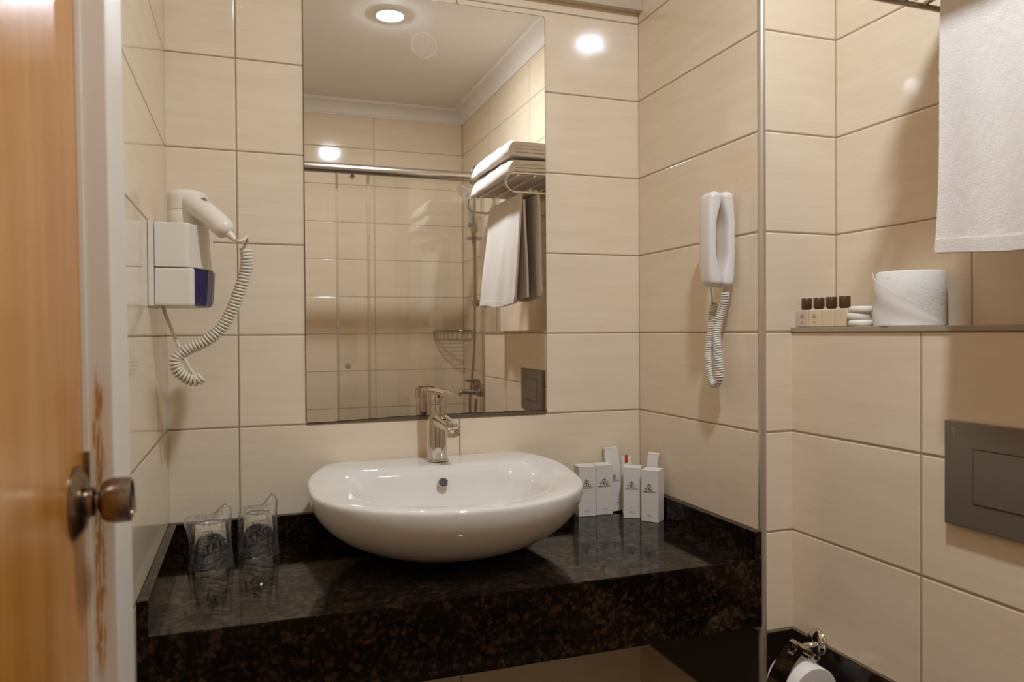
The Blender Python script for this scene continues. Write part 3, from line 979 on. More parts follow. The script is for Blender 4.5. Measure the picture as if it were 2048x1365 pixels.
# ================================================================== HAIR DRYER
holder = thing('hair_dryer_holder', 'cream wall bracket box with a blue panel on the left tiles', 'hair dryer holder', (0.0, -0.215, 1.2535))
plan = [(0.0, -0.3056), (0.060, -0.3056), (0.0660, -0.3030), (0.0935, -0.2520), (0.1005, -0.222), (0.1005, -0.200), (0.094, -0.170), (0.066, -0.128), (0.0, -0.128)]
bm = B(); add_prism(bm, [(0.0105, -0.3056)] + plan[1:-1] + [(0.0105, -0.128)], lambda u, v, w: (u, v, w), 1.3205, 1.3985, 0.002)
mesh_obj('upper_housing', bm, CREAM_PLASTIC, holder)
bm = B(); add_prism(bm, [(0.0008, -0.309), (0.0095, -0.309), (0.0095, -0.124), (0.0008, -0.124)], lambda u, v, w: (u, v, w), 1.2525, 1.3995, 0.0012)
mesh_obj('wall_plate', bm, CREAM_PLASTIC, holder)
low = [(0.0105, -0.3045), (0.066, -0.3045), (0.0715, -0.3010), (0.0735, -0.2955), (0.0735, -0.139), (0.066, -0.131), (0.0105, -0.131)]
bm = B(); add_prism(bm, low, lambda u, v, w: (u, v, w), 1.2535, 1.3195, 0.0035)
mesh_obj('lower_cover', bm, CREAM_PLASTIC, holder)
bm = B()
secs = []
for z, k in ((1.3195, 1.0), (1.285, 0.95), (1.2605, 0.86), (1.2540, 0.72)):
    pl = [(0.0715, -0.2965), (0.0745, -0.2930), (0.0745 + 0.0190 * k, -0.2520), (0.0745 + 0.0265 * k, -0.215), (0.0745 + 0.0285 * k, -0.190), (0.0745 + 0.018 * k, -0.165), (0.0715, -0.150)]
    secs.append([bm.verts.new((x, y, z)) for x, y in pl])
for a, b in zip(secs[:-1], secs[1:]):
    for i in range(len(a)):
        j = (i + 1) % len(a)
        bm.faces.new((a[i], a[j], b[j], b[i]))
bm.faces.new(secs[0]); bm.faces.new(secs[-1][::-1])
bp_ = mesh_obj('front_panel', bm, BLUE_PANEL, holder); bp_['label'] = 'dark blue panel under the housing'
bm = B(); add_tube(bm, catmull([(0.0175, -0.250, 1.256), (0.0200, -0.250, 1.244), (0.0262, -0.250, 1.226), (0.0385, -0.250, 1.193), (0.0490, -0.250, 1.168), (0.0600, -0.250, 1.142), (0.0745, -0.247, 1.122), (0.0820, -0.246, 1.124)], 8), 0.0030, 8)
mesh_obj('power_lead', bm, CREAM_CORD, holder, True)

dryer = thing('hair_dryer', 'cream hand hair dryer hung in the wall bracket, coiled cord below', 'hair dryer', (0.058, -0.222, 1.40))
DC = (0.0585, -0.222)
bm = B()
add_lathe(bm, [(0.0, 1.3990), (0.0340, 1.3990), (0.0350, 1.405), (0.0350, 1.4290), (0.0345, 1.4296), (0.0345, 1.4304), (0.0355, 1.4310), (0.0355, 1.455), (0.0345, 1.4600), (0.0310, 1.4645), (0.022, 1.4680), (0, 1.4690)], 48, T_(DC[0], DC[1], 0))
dbody = mesh_obj('dryer_body', bm, CREAM_PLASTIC, dryer, True, 50)
bm = B()
for i in range(26):
    a = 2 * pi * i / 26
    add_box(bm, 0.0185, 0.0300, -0.0012, 0.0011, -0.0004, 0.0008, 0, 1, T_(DC[0], DC[1], 1.4676) @ RZ(a) @ Matrix.Rotation(radians(12), 4, 'Y'))
mesh_obj('air_intake', bm, simple('shaded intake slots', (0.20, 0.14, 0.09), 0.6), dbody)
# handle: oval tube running forward, right and down
HP = catmull([(0.062, -0.236, 1.448), (0.080, -0.262, 1.433), (0.103, -0.285, 1.412), (0.124, -0.302, 1.390), (0.132, -0.307, 1.381)], 8)
hr = []
for i in range(len(HP)):
    f = i / (len(HP) - 1)
    hr.append(0.0205 - 0.003 * f if f < 0.78 else max(0.0175 - 0.048 * (f - 0.78), 0.008))
bm = B(); add_tube(bm, HP, hr, 24)
hd = mesh_obj('handle', bm, CREAM_PLASTIC, dryer, True, 50)
bm = B(); add_tube(bm, [(0.129, -0.3055, 1.3845), (0.1335, -0.308, 1.3785), (0.139, -0.310, 1.3735), (0.142, -0.311, 1.3705)], [0.0085, 0.0070, 0.0050, 0.0040], 14)
mesh_obj('cord_guard', bm, CREAM_PLASTIC, hd, True, 50)
bm = B()
hdir = (HP[20] - HP[10]).normalized()
hup = (Vector((0.15, -0.45, 1.0)) - hdir * hdir.dot(Vector((0.15, -0.45, 1.0)))).normalized()
hsd = hdir.cross(hup)
for i in range(4):
    add_box(bm, -0.0045 + 0.0012 * (i % 2), 0.0045 - 0.0012 * (i % 3), -0.0006, 0.0006, -0.0002, 0.0006, 0, 1, axes(HP[9] + hdir * (0.0026 * i - 0.001) + hup * 0.0203, hsd, hdir, hup))
add_lathe(bm, [(0.0034, 0), (0.0034, 0.0006), (0.0022, 0.0006), (0.0022, 0)], 16, axes(HP[9] + hdir * 0.0135 + hup * 0.0196, hsd, hdir, hup))
mesh_obj('printed_mark', bm, simple('brown print', (0.25, 0.16, 0.09), 0.6), hd)
bm = B()
lead = catmull([(0.1405, -0.310, 1.3715), (0.148, -0.300, 1.3700), (0.1575, -0.285, 1.3755), (0.1600, -0.272, 1.3820), (0.1625, -0.262, 1.3760)], 6)
cpath = [(0.1590, -0.250, 1.3640), (0.1608, -0.250, 1.345), (0.1592, -0.250, 1.3227), (0.1483, -0.250, 1.2853), (0.1322, -0.250, 1.2434), (0.1129, -0.250, 1.2111), (0.0870, -0.250, 1.1900), (0.0580, -0.248, 1.1765), (0.0390, -0.246, 1.1605), (0.0385, -0.246, 1.1415), (0.0510, -0.246, 1.1265), (0.0690, -0.246, 1.1185), (0.0810, -0.246, 1.1235)]
hel = coil(cpath, 0.0093, 0.0061, 12)
add_tube(bm, lead + hel[4:], 0.0026, 7)
mesh_obj('coiled_cord', bm, CREAM_CORD, dryer, True)

# ================================================================== WALL TELEPHONE
PYC = -0.4005
phone = thing('wall_telephone', 'white corded telephone hanging on the tiled niche wall', 'telephone', (W, PYC, 1.30))
bm = B(); add_lathe(bm, [(0.0175, 0.0005), (0.0185, 0.003), (0.016, 0.0065), (0, 0.0065)], 32, T_(W, -0.3905, 1.388) @ axes((0, 0, 0), (0, 1, 0), (0, 0, 1), (-1, 0, 0)))
mesh_obj('wall_mount', bm, WHITE_PLASTIC, phone, True, 40)
def prof(pts, per=6): return [(p.x, p.y) for p in catmull([(a, b, 0) for a, b in pts], per, True)]
def loft(bm, st, n=36):
    rows = []
    for z, b, f, hw, pw in st:
        c, h = (b + f) / 2, (f - b) / 2
        row = []
        for i in range(n):
            a = 2 * pi * i / n
            ca, sa = cos(a), sin(a)
            row.append(bm.verts.new((W - 0.003 - c - h * (abs(ca) ** (2 / pw)) * (1 if ca > 0 else -1), PYC + hw * (abs(sa) ** (2 / pw)) * (1 if sa > 0 else -1), z)))
        rows.append(row)
    for a, b in zip(rows[:-1], rows[1:]):
        for i in range(n):
            bm.faces.new((a[i], a[(i + 1) % n], b[(i + 1) % n], b[i]))
    bm.faces.new(rows[0]); bm.faces.new(rows[-1][::-1])
def phone_part(zm, zh, front, back, hw, cap=0.12, pw=3.6):
    st = []
    for i in range(61):
        t = -1 + 2 * i / 60
        t = sin(t * pi / 2)
        e = max(0.0, (abs(t) - (1 - cap)) / cap)
        k = sqrt(max(0.0, 1 - e ** 2.2)) * 0.92 + 0.08 * (1 - e)
        b, f = back(t), front(t)
        c, h = (b + f) / 2, (f - b) / 2
        st.append((zm + zh * t, c - h * max(k, 0.05), c + h * max(k, 0.05), hw * (0.35 + 0.65 * max(k, 0.05)), pw))
    return st
bm = B(); loft(bm, phone_part(1.3925, 0.1000, lambda t: 0.0345 - 0.0102 * sm(0.90, 0.25, abs(t + 0.02)), lambda t: 0.004 + 0.004 * abs(t) ** 3, 0.0232))
mesh_obj('cradle', bm, WHITE_PLASTIC, phone, True, 50)
bm = B(); loft(bm, phone_part(1.3930, 0.0985, lambda t: 0.0685 - 0.0055 * abs(t) ** 3.0, lambda t: 0.0350 + 0.0138 * sm(0.90, 0.28, abs(t + 0.02)), 0.0225))
hset = mesh_obj('handset', bm, WHITE_PLASTIC, phone, True, 50)
bm = B()
for i in range(9):
    add_lathe(bm, [(0.0007, 0), (0.0007, 0.0003), (0, 0.0003)], 8, T_(W - 0.0717, PYC + 0.010, 1.385 + 0.0042 * i) @ axes((0, 0, 0), (0, 1, 0), (0, 0, 1), (-1, 0, 0)))
mesh_obj('speaker_holes', bm, INK_GREY, hset)
bm = B()
cp = [(1.0965, -0.3735, 1.262), (1.096, -0.3665, 1.246), (1.095, -0.3668, 1.2165), (1.095, -0.3589, 1.1738), (1.095, -0.3535, 1.1468), (1.095, -0.3604, 1.1080), (1.095, -0.3735, 1.0900), (1.095, -0.3905, 1.1000), (1.094, -0.3925, 1.1250), (1.094, -0.3885, 1.1600), (1.0975, -0.3800, 1.2000), (1.1010, -0.3900, 1.2400), (1.1015, -0.4020, 1.2650), (1.1010, -0.4060, 1.2850)]
hel = coil(cp, 0.0072, 0.0050, 12)
ld = catmull([(1.0730, -0.394, 1.300), (1.0760, -0.391, 1.288), (1.0830, -0.384, 1.272), (1.0910, -0.372, 1.2640)], 5)
add_tube(bm, ld + hel[2:] + [Vector((1.1010, -0.403, 1.2925)), Vector((1.1010, -0.402, 1.2985))], 0.0021, 7)
mesh_obj('coiled_cord', bm, WHITE_PLASTIC, phone, True)

# ================================================================== LEDGE ITEMS
LZ = 1.2095
def bottle(y, x, mat, label, shift, text=True):
    t_ = thing('toiletry_bottle', label, 'bottle', (x, y, LZ), 'small toiletry bottles on the ledge')
    s = 0.0112; sy = 0.0166
    bm = B(); add_box(bm, x - s, x + s, y - sy, y + sy, LZ + 0.0002, LZ + 0.0345, 0.0028, 3)
    b_ = mesh_obj('bottle_body', bm, mat, t_, True, 50)
    bm = B(); add_lathe(bm, [(0.0078, 0.0340), (0.0078, 0.0372), (0.0099, 0.0375), (0.0103, 0.0385), (0.0103, 0.0565), (0.0095, 0.0575), (0, 0.0578)], 32, T_(x, y + shift, LZ))
    mesh_obj('cap', bm, CAP_BROWN, t_, True, 40)
    if text:
        bm = crown_bm(0.0055)
        bmesh.ops.transform(bm, matrix=axes((x - s - 0.0003, y, LZ + 0.0215), (0, -1, 0), (0, 0, 1), (-1, 0, 0)), verts=bm.verts)
        for k, (ww, zz) in enumerate(((0.0050, 0.0200), (0.0062, 0.0185), (0.0030, 0.0100), (0.0036, 0.0080))):
            for i in range(6):
                yy = y - ww + 2 * ww * i / 6
                add_box(bm, x - s - 0.0004, x - s + 0.0001, yy, yy + ww * 0.22, LZ + zz, LZ + zz + 0.0008)
        mesh_obj('printed_mark', bm, simple('tan print', (0.36, 0.24, 0.11), 0.6), b_)
BXX = 1.2165
for i, (m_, l_) in enumerate(((BOTTLE_GREY, 'greyish toiletry bottle with brown cap next to the tiled corner'),
                              (BOTTLE_CREAM, 'cream toiletry bottle with brown cap beside the greyish one'),
                              (BOTTLE_CREAM, 'cream toiletry bottle with brown cap, third from the tiled corner'),
                              (BOTTLE_CREAM, 'cream toiletry bottle with brown cap beside the soap stack'))):
    bottle(-0.5130 - 0.0341 * i, BXX, m_, l_, -0.001 + 0.0005 * i, i < 2)
for i, l_ in enumerate(('white wrapped round soap at the bottom of the stack of three', 'white wrapped round soap in the middle of the stack, pushed left', 'white wrapped round soap on top of the stack of three')):
    sx, sy = 1.2150 + 0.0007 * i, -0.6560 + (0.0045 if i == 1 else 0.0)
    t = bmesh.new()
    r = 0.0218
    add_lathe(t, [(0, 0.0002), (r - 0.003, 0.0002), (r - 0.0008, 0.0015), (r, 0.004), (r, 0.0082), (r - 0.001, 0.0106), (r - 0.004, 0.0120), (0.006, 0.0121), (0, 0.0119)], 48, T_(sx, sy, LZ + 0.0003 + 0.01235 * i))
    random.seed(20 + i)
    for v in t.verts:
        a = atan2(v.co.y - sy, v.co.x - sx)
        rr = math.hypot(v.co.y - sy, v.co.x - sx)
        k = 1 + (0.012 * sin(19 * a + i) + 0.01 * sin(31 * a + 2 * i)) * sm(0.01, r, rr)
        v.co.x = sx + (v.co.x - sx) * k; v.co.y = sy + (v.co.y - sy) * k
    o = mesh_obj('wrapped_soap', t, WRAP, None, True, 50)
    tag(o, l_, 'soap', 'round soaps stacked on the ledge')
# standing toilet roll with the first sheet folded to a point
RX, RY, RR, RH = 1.2515, -0.7300, 0.0545, 0.0945
roll = thing('toilet_roll', 'white toilet roll standing on the ledge, first sheet folded to a point', 'toilet roll', (RX, RY, LZ))
bm = B()
add_lathe(bm, [(0.020, 0.0005), (RR - 0.002, 0.0005), (RR, 0.002), (RR + 0.0005, RH * 0.5), (RR, RH - 0.003), (RR - 0.003, RH), (0.021, RH - 0.001), (0.020, RH - 0.003), (0.020, 0.0005)], 64, T_(RX, RY, LZ))
mesh_obj('roll_body', bm, PAPER, roll, True, 45)
bm = B()
# folded sheet: a triangle wrapped on the side that faces the room, swelling away from the roll
def sheet(a, z, k): 
    rr = RR + 0.0012 + k
    return Vector((RX + rr * cos(a), RY + rr * sin(a), LZ + z))
A0, A1 = radians(133), radians(256)    # angle range over the visible side (from the far edge towards the near one)
nu, nv = 20, 10
grid = []
for i in range(nu + 1):
    f = i / nu
    a = A0 + (A1 + radians(30) - A0) * f
    top_z = (RH - 0.003) * (1 - f) + 0.004
    row = []
    for j in range(nv + 1):
        g = j / nv
        z = 0.001 + (top_z - 0.001) * g
        puff = 0.0024 * sin(pi * min(1, f * 1.2 + 0.1)) * (0.4 + 0.6 * g) + 0.0012 * (1 - f) * (1 + sin(g * 9 + f * 5))
        row.append(bm.verts.new(sheet(a, z, max(0, puff) + 0.0006)))
    grid.append(row)
for a, b in zip(grid[:-1], grid[1:]):
    for j in range(nv):
        bm.faces.new((a[j], a[j + 1], b[j + 1], b[j]))
bmesh.ops.remove_doubles(bm, verts=bm.verts, dist=1e-6)
r_ = bmesh.ops.extrude_face_region(bm, geom=list(bm.faces))
for g in r_['geom']:
    if isinstance(g, bmesh.types.BMVert):
        d_ = Vector((g.co.x - RX, g.co.y - RY, 0)).normalized(); g.co += d_ * 0.0006
mesh_obj('folded_sheet', bm, PAPER_PLAIN, roll, True, 60)

# ================================================================== FLUSH PLATE
fp = thing('flush_plate', 'grey satin flush plate with a square button on the tiled boxing', 'flush plate', (WC, -0.966, 0.902))
bm = B(); add_box(bm, WC - 0.0125, WC - 0.002, -1.0785, -0.8550, 0.9020, 1.0620, 0.0016)
add_box(bm, WC - 0.0030, WC - 0.0002, -1.070, -0.862, 0.910, 1.054)
pl_ = mesh_obj('plate', bm, FLUSH, fp)
bm = B(); add_box(bm, WC - 0.01275, WC - 0.0120, -1.0300, -0.9040, 0.9405, 1.0240)
mesh_obj('button_gap', bm, DARK_GAP, fp)
bm = B(); add_box(bm, WC - 0.0138, WC - 0.0122, -1.0285, -0.9055, 0.9418, 1.0222, 0.0006)
mesh_obj('button', bm, FLUSH, fp)
bm = B()
LGM = axes((WC - 0.0127, -0.8660, 1.0440), (0, -1, 0), (0, 0, 1), (-1, 0, 0))
for pts in ([(0, 0.008), (0.004, 0.002), (0.007, -0.003)], [(0.002, 0.008), (0.008, 0.006), (0.0095, 0.003), (0.005, 0.002)], [(0.005, 0.002), (0.010, 0.001), (0.0105, -0.002), (0.007, -0.003)]):
    add_tube(bm, [LGM @ Vector((a, b, 0)) for a, b in pts], 0.0004, 5)
for i in range(6):
    add_tube(bm, [LGM @ Vector((0.0115 + 0.0022 * i, -0.002, 0)), LGM @ Vector((0.0130 + 0.0022 * i, -0.0015, 0))], 0.0004, 5)
mesh_obj('embossed_mark', bm, simple('raised grey mark', (0.33, 0.27, 0.20), 0.35, 0.4), pl_)

# ================================================================== TOWEL RACK
YA, YB = -0.832, -1.325
rack = thing('towel_rack', 'chrome towel rack with looped ends on the right wall', 'towel rack', (W2, -1.08, 1.70))
def loop_pts(y):
    zc_, r, xt = 1.7455, 0.0345, 1.0405
    P = [(W2 - 0.001, y, zc_ + r), (1.20, y, zc_ + r), (1.12, y, zc_ + r), (xt + r, y, zc_ + r)]
    for i in range(1, 12):
        a = pi / 2 + pi * i / 12
        P.append((xt + r + r * cos(a), y, zc_ + r * sin(a)))
    P += [(xt + r, y, zc_ - r), (1.12, y, zc_ - r), (1.20, y, zc_ - r), (W2 - 0.001, y, zc_ - r)]
    return P
for y in (YA, YB):
    bm = B(); add_tube(bm, loop_pts(y), 0.0048, 12)
    for zz in (1.780, 1.711):
        add_lathe(bm, [(0.013, 0.0006), (0.013, 0.004), (0.009, 0.006), (0.0048, 0.0065)], 20, T_(W2, y, zz) @ axes((0, 0, 0), (0, 1, 0), (0, 0, 1), (-1, 0, 0)))
    mesh_obj('bracket', bm, CHROME, rack, True, 45)
for x, z in ((1.085, 1.7712), (1.150, 1.7712), (1.215, 1.7712), (1.275, 1.7712)):
    bm = B(); add_tube(bm, [(x, YA + 0.004, z), (x, YB - 0.004, z)], 0.0036, 10)
    mesh_obj('rail', bm, CHROME, rack, True, 45)
for x, z in ((1.134, 1.7193), (1.176, 1.7193)):
    bm = B(); add_tube(bm, [(x, YA + 0.004, z), (x, YB - 0.004, z)], 0.0036, 10)
    mesh_obj('rail', bm, CHROME, rack, True, 45)

# folded bath towels: nested U-folds seen from the end
def u_band(x0, x1, zlo, zhi, th, n=12):
    """Closed outline of a strip folded in a U: open at x1, bend at x0."""
    zc_ = (zlo + zhi) / 2; ro = (zhi - zlo) / 2; ri = ro - th
    P = [(x1, zlo), (x0 + ro, zlo)]
    P += [(x0 + ro - ro * sin(pi * i / n), zc_ - ro * cos(pi * i / n)) for i in range(1, n)]
    P += [(x0 + ro, zhi), (x1, zhi), (x1, zhi - th), (x0 + ro, zhi - th)]
    if ri > 0.0006:
        P += [(x0 + ro - ri * sin(pi * i / n), zc_ + ri * cos(pi * i / n)) for i in range(1, n)]
    P += [(x0 + ro, zlo + th), (x1, zlo + th)]
    return P
def soft(bm, amp, f1, seed):
    import mathutils
    for v in bm.verts:
        q = v.co * f1 + Vector((seed, seed, seed))
        v.co += Vector((mathutils.noise.noise(q), mathutils.noise.noise(q + Vector((9, 0, 0))), mathutils.noise.noise(q + Vector((0, 9, 0))))) * amp
def folded_towel(z, label, y0, y1, x0, x1, th, seed):
    t_ = thing('folded_towel', label, 'towel', ((x0 + x1) / 2, (y0 + y1) / 2, z), 'folded bath towels on the rack')
    for k, (zl, zh, xa) in enumerate(((z, z + 4 * th + 0.004, x0), (z + th + 0.001, z + 3 * th + 0.003, x0 + th * 1.1))):
        P = u_band(xa, x1, zl, zh, th, 14)
        bm = B()
        ny = 26; rows = []
        for i in range(ny + 1):
            f = i / ny
            y = y0 + (y1 - y0) * f
            e = min(f, 1 - f) * ny
            pz = 1 - 0.16 * math.exp(-e / 1.3) ; zc0 = (zl + zh) / 2
            rows.append([(u + 0.006 * math.exp(-e / 1.3) * (1 if k == 0 else 0.6), zl + (v - zl) * pz, y) for u, v in P])
        R_ = [[bm.verts.new((u, y - (0.004 * k), v)) for u, v, y in row] for row in rows]
        for a, b in zip(R_[:-1], R_[1:]):
            for i in range(len(P)):
                j = (i + 1) % len(P)
                bm.faces.new((a[i], a[j], b[j], b[i]))
        bm.faces.new(R_[0]); bm.faces.new(R_[-1][::-1])
        es = [e for e in bm.edges if len(e.link_faces) == 2 and e.calc_face_angle(0) > 1.2 and abs(e.verts[0].co.y - e.verts[1].co.y) < 1e-6]
        bmesh.ops.bevel(bm, geom=es, offset=0.0055, segments=3, affect='EDGES')
        for v in bm.verts:
            fy = max(0, min(1, (v.co.y - y0) / (y1 - y0)))
            v.co.z -= (0.016 + 0.018 * fy) * sm(1.082, 1.046, v.co.x)
            v.co.x -= 0.008 * fy * sm(1.16, 1.05, v.co.x)
        soft(bm, 0.0045, 9.0, seed + 0.0); soft(bm, 0.0030, 24.0, seed + 3.0); soft(bm, 0.0014, 45.0, seed + 5.0)
        mesh_obj('towel_fold', bm, TERRY, t_, True, 60)
    return t_
folded_towel(1.7785, 'lower folded white bath towel resting on the chrome rack', -0.848, -1.308, 1.050, 1.288, 0.0148, 1.0)
folded_towel(1.8475, 'upper folded white bath towel lying on the lower towel', -0.852, -1.303, 1.054, 1.290, 0.0150, 4.0)

# hanging hand towel over the two lower rails
ht = thing('hand_towel', 'white hand towel hanging over the lower rails of the rack', 'towel', (1.155, -1.08, 1.72))
TY0, TY1 = -0.872, -1.290
def towel_section():
    P = [(1.094, 1.309), (1.101, 1.40), (1.110, 1.50), (1.119, 1.60), (1.1255, 1.69), (1.1290, 1.716), (1.134, 1.7255), (1.145, 1.7265), (1.165, 1.7262), (1.177, 1.7255), (1.1815, 1.716), (1.185, 1.69), (1.188, 1.60), (1.192, 1.50), (1.196, 1.40), (1.199, 1.332)]
    return [(p.x, p.y) for p in catmull([(a, b, 0) for a, b in P], 14)]
SEC = towel_section()
import mathutils
def hem(k0, k1, name, mat, thick, parent, off, SEC=SEC):
    bm = B()
    ny = 120
    rows = []
    for i in range(ny + 1):
        f = i / ny
        row = []
        for k in range(k0, k1 + 1):
            u, v = SEC[k]
            ya = TY0 - 0.031 * sm(1.172, 1.150, u)
            y = ya + (TY1 - ya) * f
            drop = sm(1.70, 1.36, v)
            wave = drop * (0.008 * sin(f * 9.5 + 0.6) + 0.004 * sin(f * 23 + 1.0)) * (1 if u < 1.16 else -0.8)
            sag = drop * (0.006 * sin(f * 6.0 + 2.2))
            yy = y + drop * 0.012 * (0.5 - f) * 0.6 - drop * 0.013 * sm(1.15, 1.11, u) * (1 - f)
            row.append(Vector((u + wave, yy, v + sag)))
        rows.append(row)
    nk = k1 - k0 + 1
    nrm = [[None] * nk for _ in rows]
    for i in range(ny + 1):
        for k in range(nk):
            du = rows[min(i + 1, ny)][k] - rows[max(i - 1, 0)][k]
            dv = rows[i][min(k + 1, nk - 1)] - rows[i][max(k - 1, 0)]
            nrm[i][k] = du.cross(dv).normalized()
    A, C = [], []
    for i in range(ny + 1):
        ra, rc = [], []
        for k in range(nk):
            p = rows[i][k]
            j = mathutils.noise.noise(p * 170) * 0.0007 if off == 0 else 0
            ra.append(bm.verts.new(p + nrm[i][k] * (thick + off + j)))
            rc.append(bm.verts.new(p - nrm[i][k] * (thick + off + j)))
        A.append(ra); C.append(rc)
    for i in range(ny):
        for k in range(nk - 1):
            bm.faces.new((A[i][k], A[i][k + 1], A[i + 1][k + 1], A[i + 1][k]))
            bm.faces.new((C[i][k], C[i + 1][k], C[i + 1][k + 1], C[i][k + 1]))
        for k in (0, nk - 1):
            bm.faces.new((A[i][k], A[i + 1][k], C[i + 1][k], C[i][k]))
    for k in range(nk - 1):
        for i in (0, ny):
            bm.faces.new((A[i][k], A[i][k + 1], C[i][k + 1], C[i][k]))
    return mesh_obj(name, bm, mat, parent, True, 70)
hem(0, len(SEC) - 1, 'towel_cloth', TERRY, 0.0042, ht, 0)
INNER = [(p.x, p.y) for p in catmull([(1.141, 1.330, 0), (1.1405, 1.42, 0), (1.140, 1.52, 0), (1.1385, 1.62, 0), (1.137, 1.700, 0)], 14)]
hem(0, len(INNER) - 1, 'towel_fold', TERRY, 0.0042, ht, 0, INNER)
hem(0, 4, 'hem_band', WEAVE, 0.0058, ht, 0.0004)
hem(len(SEC) - 5, len(SEC) - 1, 'hem_band', WEAVE, 0.0058, ht, 0.0004)

# ================================================================== TOILET PAPER HOLDER
tp = thing('toilet_paper_holder', 'chrome toilet paper holder with a hinged cover on the tiled boxing', 'toilet paper holder', (WC, -0.567, 0.60))
AX_NX = axes((0, 0, 0), (0, 1, 0), (0, 0, 1), (-1, 0, 0))
bm = B(); add_lathe(bm, [(0.0255, 0.0004), (0.0255, 0.003), (0.0235, 0.006), (0.0175, 0.010), (0.0095, 0.0125), (0, 0.013)], 40, T_(WC, -0.567, 0.600) @ AX_NX)
mesh_obj('rose', bm, CHROME, tp, True, 40)
bm = B(); add_lathe(bm, [(0.0078, 0.010), (0.0078, 0.036), (0.0060, 0.038), (0.0060, 0.055)], 28, T_(WC, -0.571, 0.5965) @ AX_NX)
add_tube(bm, catmull([(1.150, -0.571, 0.5955), (1.143, -0.571, 0.5945), (1.138, -0.571, 0.588), (1.133, -0.556, 0.580), (1.131, -0.555, 0.558), (1.129, -0.562, 0.549), (1.128, -0.59, 0.5485), (1.128, -0.642, 0.5485)], 6), 0.0045, 12)
mesh_obj('arm', bm, CHROME, tp, True, 45)
bm = B(); add_lathe(bm, [(0.0, 0.0), (0.009, 0.001), (0.0105, 0.008), (0.0095, 0.017), (0.006, 0.020), (0, 0.021)], 28, T_(1.176, -0.590, 0.578) @ AX_NX)
mesh_obj('bumper', bm, CHROME_SAT, tp, True, 45)
bm = B()
cov = catmull([(1.146, 0, 0.6060), (1.136, 0, 0.6145), (1.126, 0, 0.6140), (1.115, 0, 0.6040), (1.100, 0, 0.5885), (1.086, 0, 0.5690), (1.0742, 0, 0.5450), (1.0672, 0, 0.5200), (1.063, 0, 0.4950)], 6)
A, C = [], []
for p in cov:
    A.append([bm.verts.new((p.x, y, p.z + 0.0006)) for y in (-0.570, -0.583, -0.598, -0.614)])
    C.append([bm.verts.new((p.x - 0.0008, y, p.z - 0.0006)) for y in (-0.570, -0.583, -0.598, -0.614)])
n_ = len(cov)
hole = range(11, 20)
for i in range(n_ - 1):
    for k in range(3):
        if k == 1 and i in hole: continue
        bm.faces.new((A[i][k], A[i + 1][k], A[i + 1][k + 1], A[i][k + 1]))
        bm.faces.new((C[i][k], C[i][k + 1], C[i + 1][k + 1], C[i + 1][k]))
    for k in (0, 3):
        bm.faces.new((A[i][k], A[i + 1][k], C[i + 1][k], C[i][k]))
for k in (1, 2):
    for i in hole: bm.faces.new((A[i][k], A[i + 1][k], C[i + 1][k], C[i][k]))
for i in (hole[0], hole[-1] + 1): bm.faces.new((A[i][1], A[i][2], C[i][2], C[i][1]))
for i in (0, n_ - 1):
    for k in range(3): bm.faces.new((A[i][k], A[i][k + 1], C[i][k + 1], C[i][k]))
mesh_obj('cover', bm, CHROME, tp, True, 40)
bm = B(); add_tube(bm, [(1.143, -0.562, 0.6000), (1.143, -0.622, 0.6000)], 0.0050, 14)
mesh_obj('hinge', bm, CHROME, tp, True, 45)
pr = thing('toilet_roll', 'white toilet roll hanging under the chrome cover of the holder', 'toilet roll', (1.128, -0.600, 0.539))
bm = B(); add_lathe(bm, [(0.020, -0.0375), (0.0485, -0.0375), (0.0500, -0.036), (0.0500, 0.036), (0.0485, 0.0375), (0.020, 0.0375), (0.020, -0.0375)], 56, T_(1.128, -0.600, 0.539) @ AX_Y)
mesh_obj('roll_body', bm, PAPER_PLAIN, pr, True, 45)
bm = B(); add_lathe(bm, [(0.0185, -0.038), (0.0205, -0.038), (0.0205, 0.038), (0.0185, 0.038), (0.0185, -0.038)], 40, T_(1.128, -0.600, 0.539) @ AX_Y)
mesh_obj('cardboard_core', bm, simple('grey cardboard', (0.42, 0.33, 0.24), 0.8), pr, True, 45)

# ================================================================== SHOWER (seen in the mirror)
SY = -1.72
enc = thing('shower_enclosure', 'glass shower screen under a thick chrome rail, seen in the mirror', 'shower screen', (0.9, SY, 0.0))
bm = B(); add_tube(bm, [(0.001, SY + 0.028, 1.940), (W2 - 0.001, SY + 0.028, 1.940)], 0.0225, 28)
mesh_obj('top_rail', bm, CHROME_SAT, enc, True, 45)
bm = B(); add_box(bm, 0.680, W2 - 0.012, SY - 0.004, SY + 0.002, 0.06, 1.925)
mesh_obj('fixed_pane', bm, GLASS, enc)
bm = B(); add_box(bm, 0.544, 1.240, SY - 0.026, SY - 0.020, 0.06, 1.925)
gd = mesh_obj('sliding_pane', bm, GLASS, enc)
for x in (0.544, 1.237):
    bm = B(); add_box(bm, x - 0.0055, x + 0.0055, SY - 0.028, SY - 0.018, 0.06, 1.925, 0.001)
    mesh_obj('seal', bm, GLASS_EDGE, gd)
bm = B(); add_box(bm, 0.6755, 0.6865, SY - 0.006, SY + 0.005, 0.06, 1.925, 0.001)
mesh_obj('seal', bm, GLASS_EDGE, enc)
bm = B(); add_box(bm, W2 - 0.016, W2 - 0.0006, SY - 0.014, SY + 0.012, 0.05, 1.925, 0.001)
mesh_obj('wall_profile', bm, ALU, enc)
bm = B()
add_lathe(bm, [(0, -0.012), (0.011, -0.012), (0.0125, -0.009), (0.0125, -0.001), (0.0085, 0.0), (0.0085, 0.006)], 28, T_(0.588, SY - 0.020 + 0.006, 1.054) @ axes((0, 0, 0), (0, 0, 1), (-1, 0, 0), (0, -1, 0)) )
mesh_obj('pull_knob', bm, CHROME_SAT, gd, True, 40)
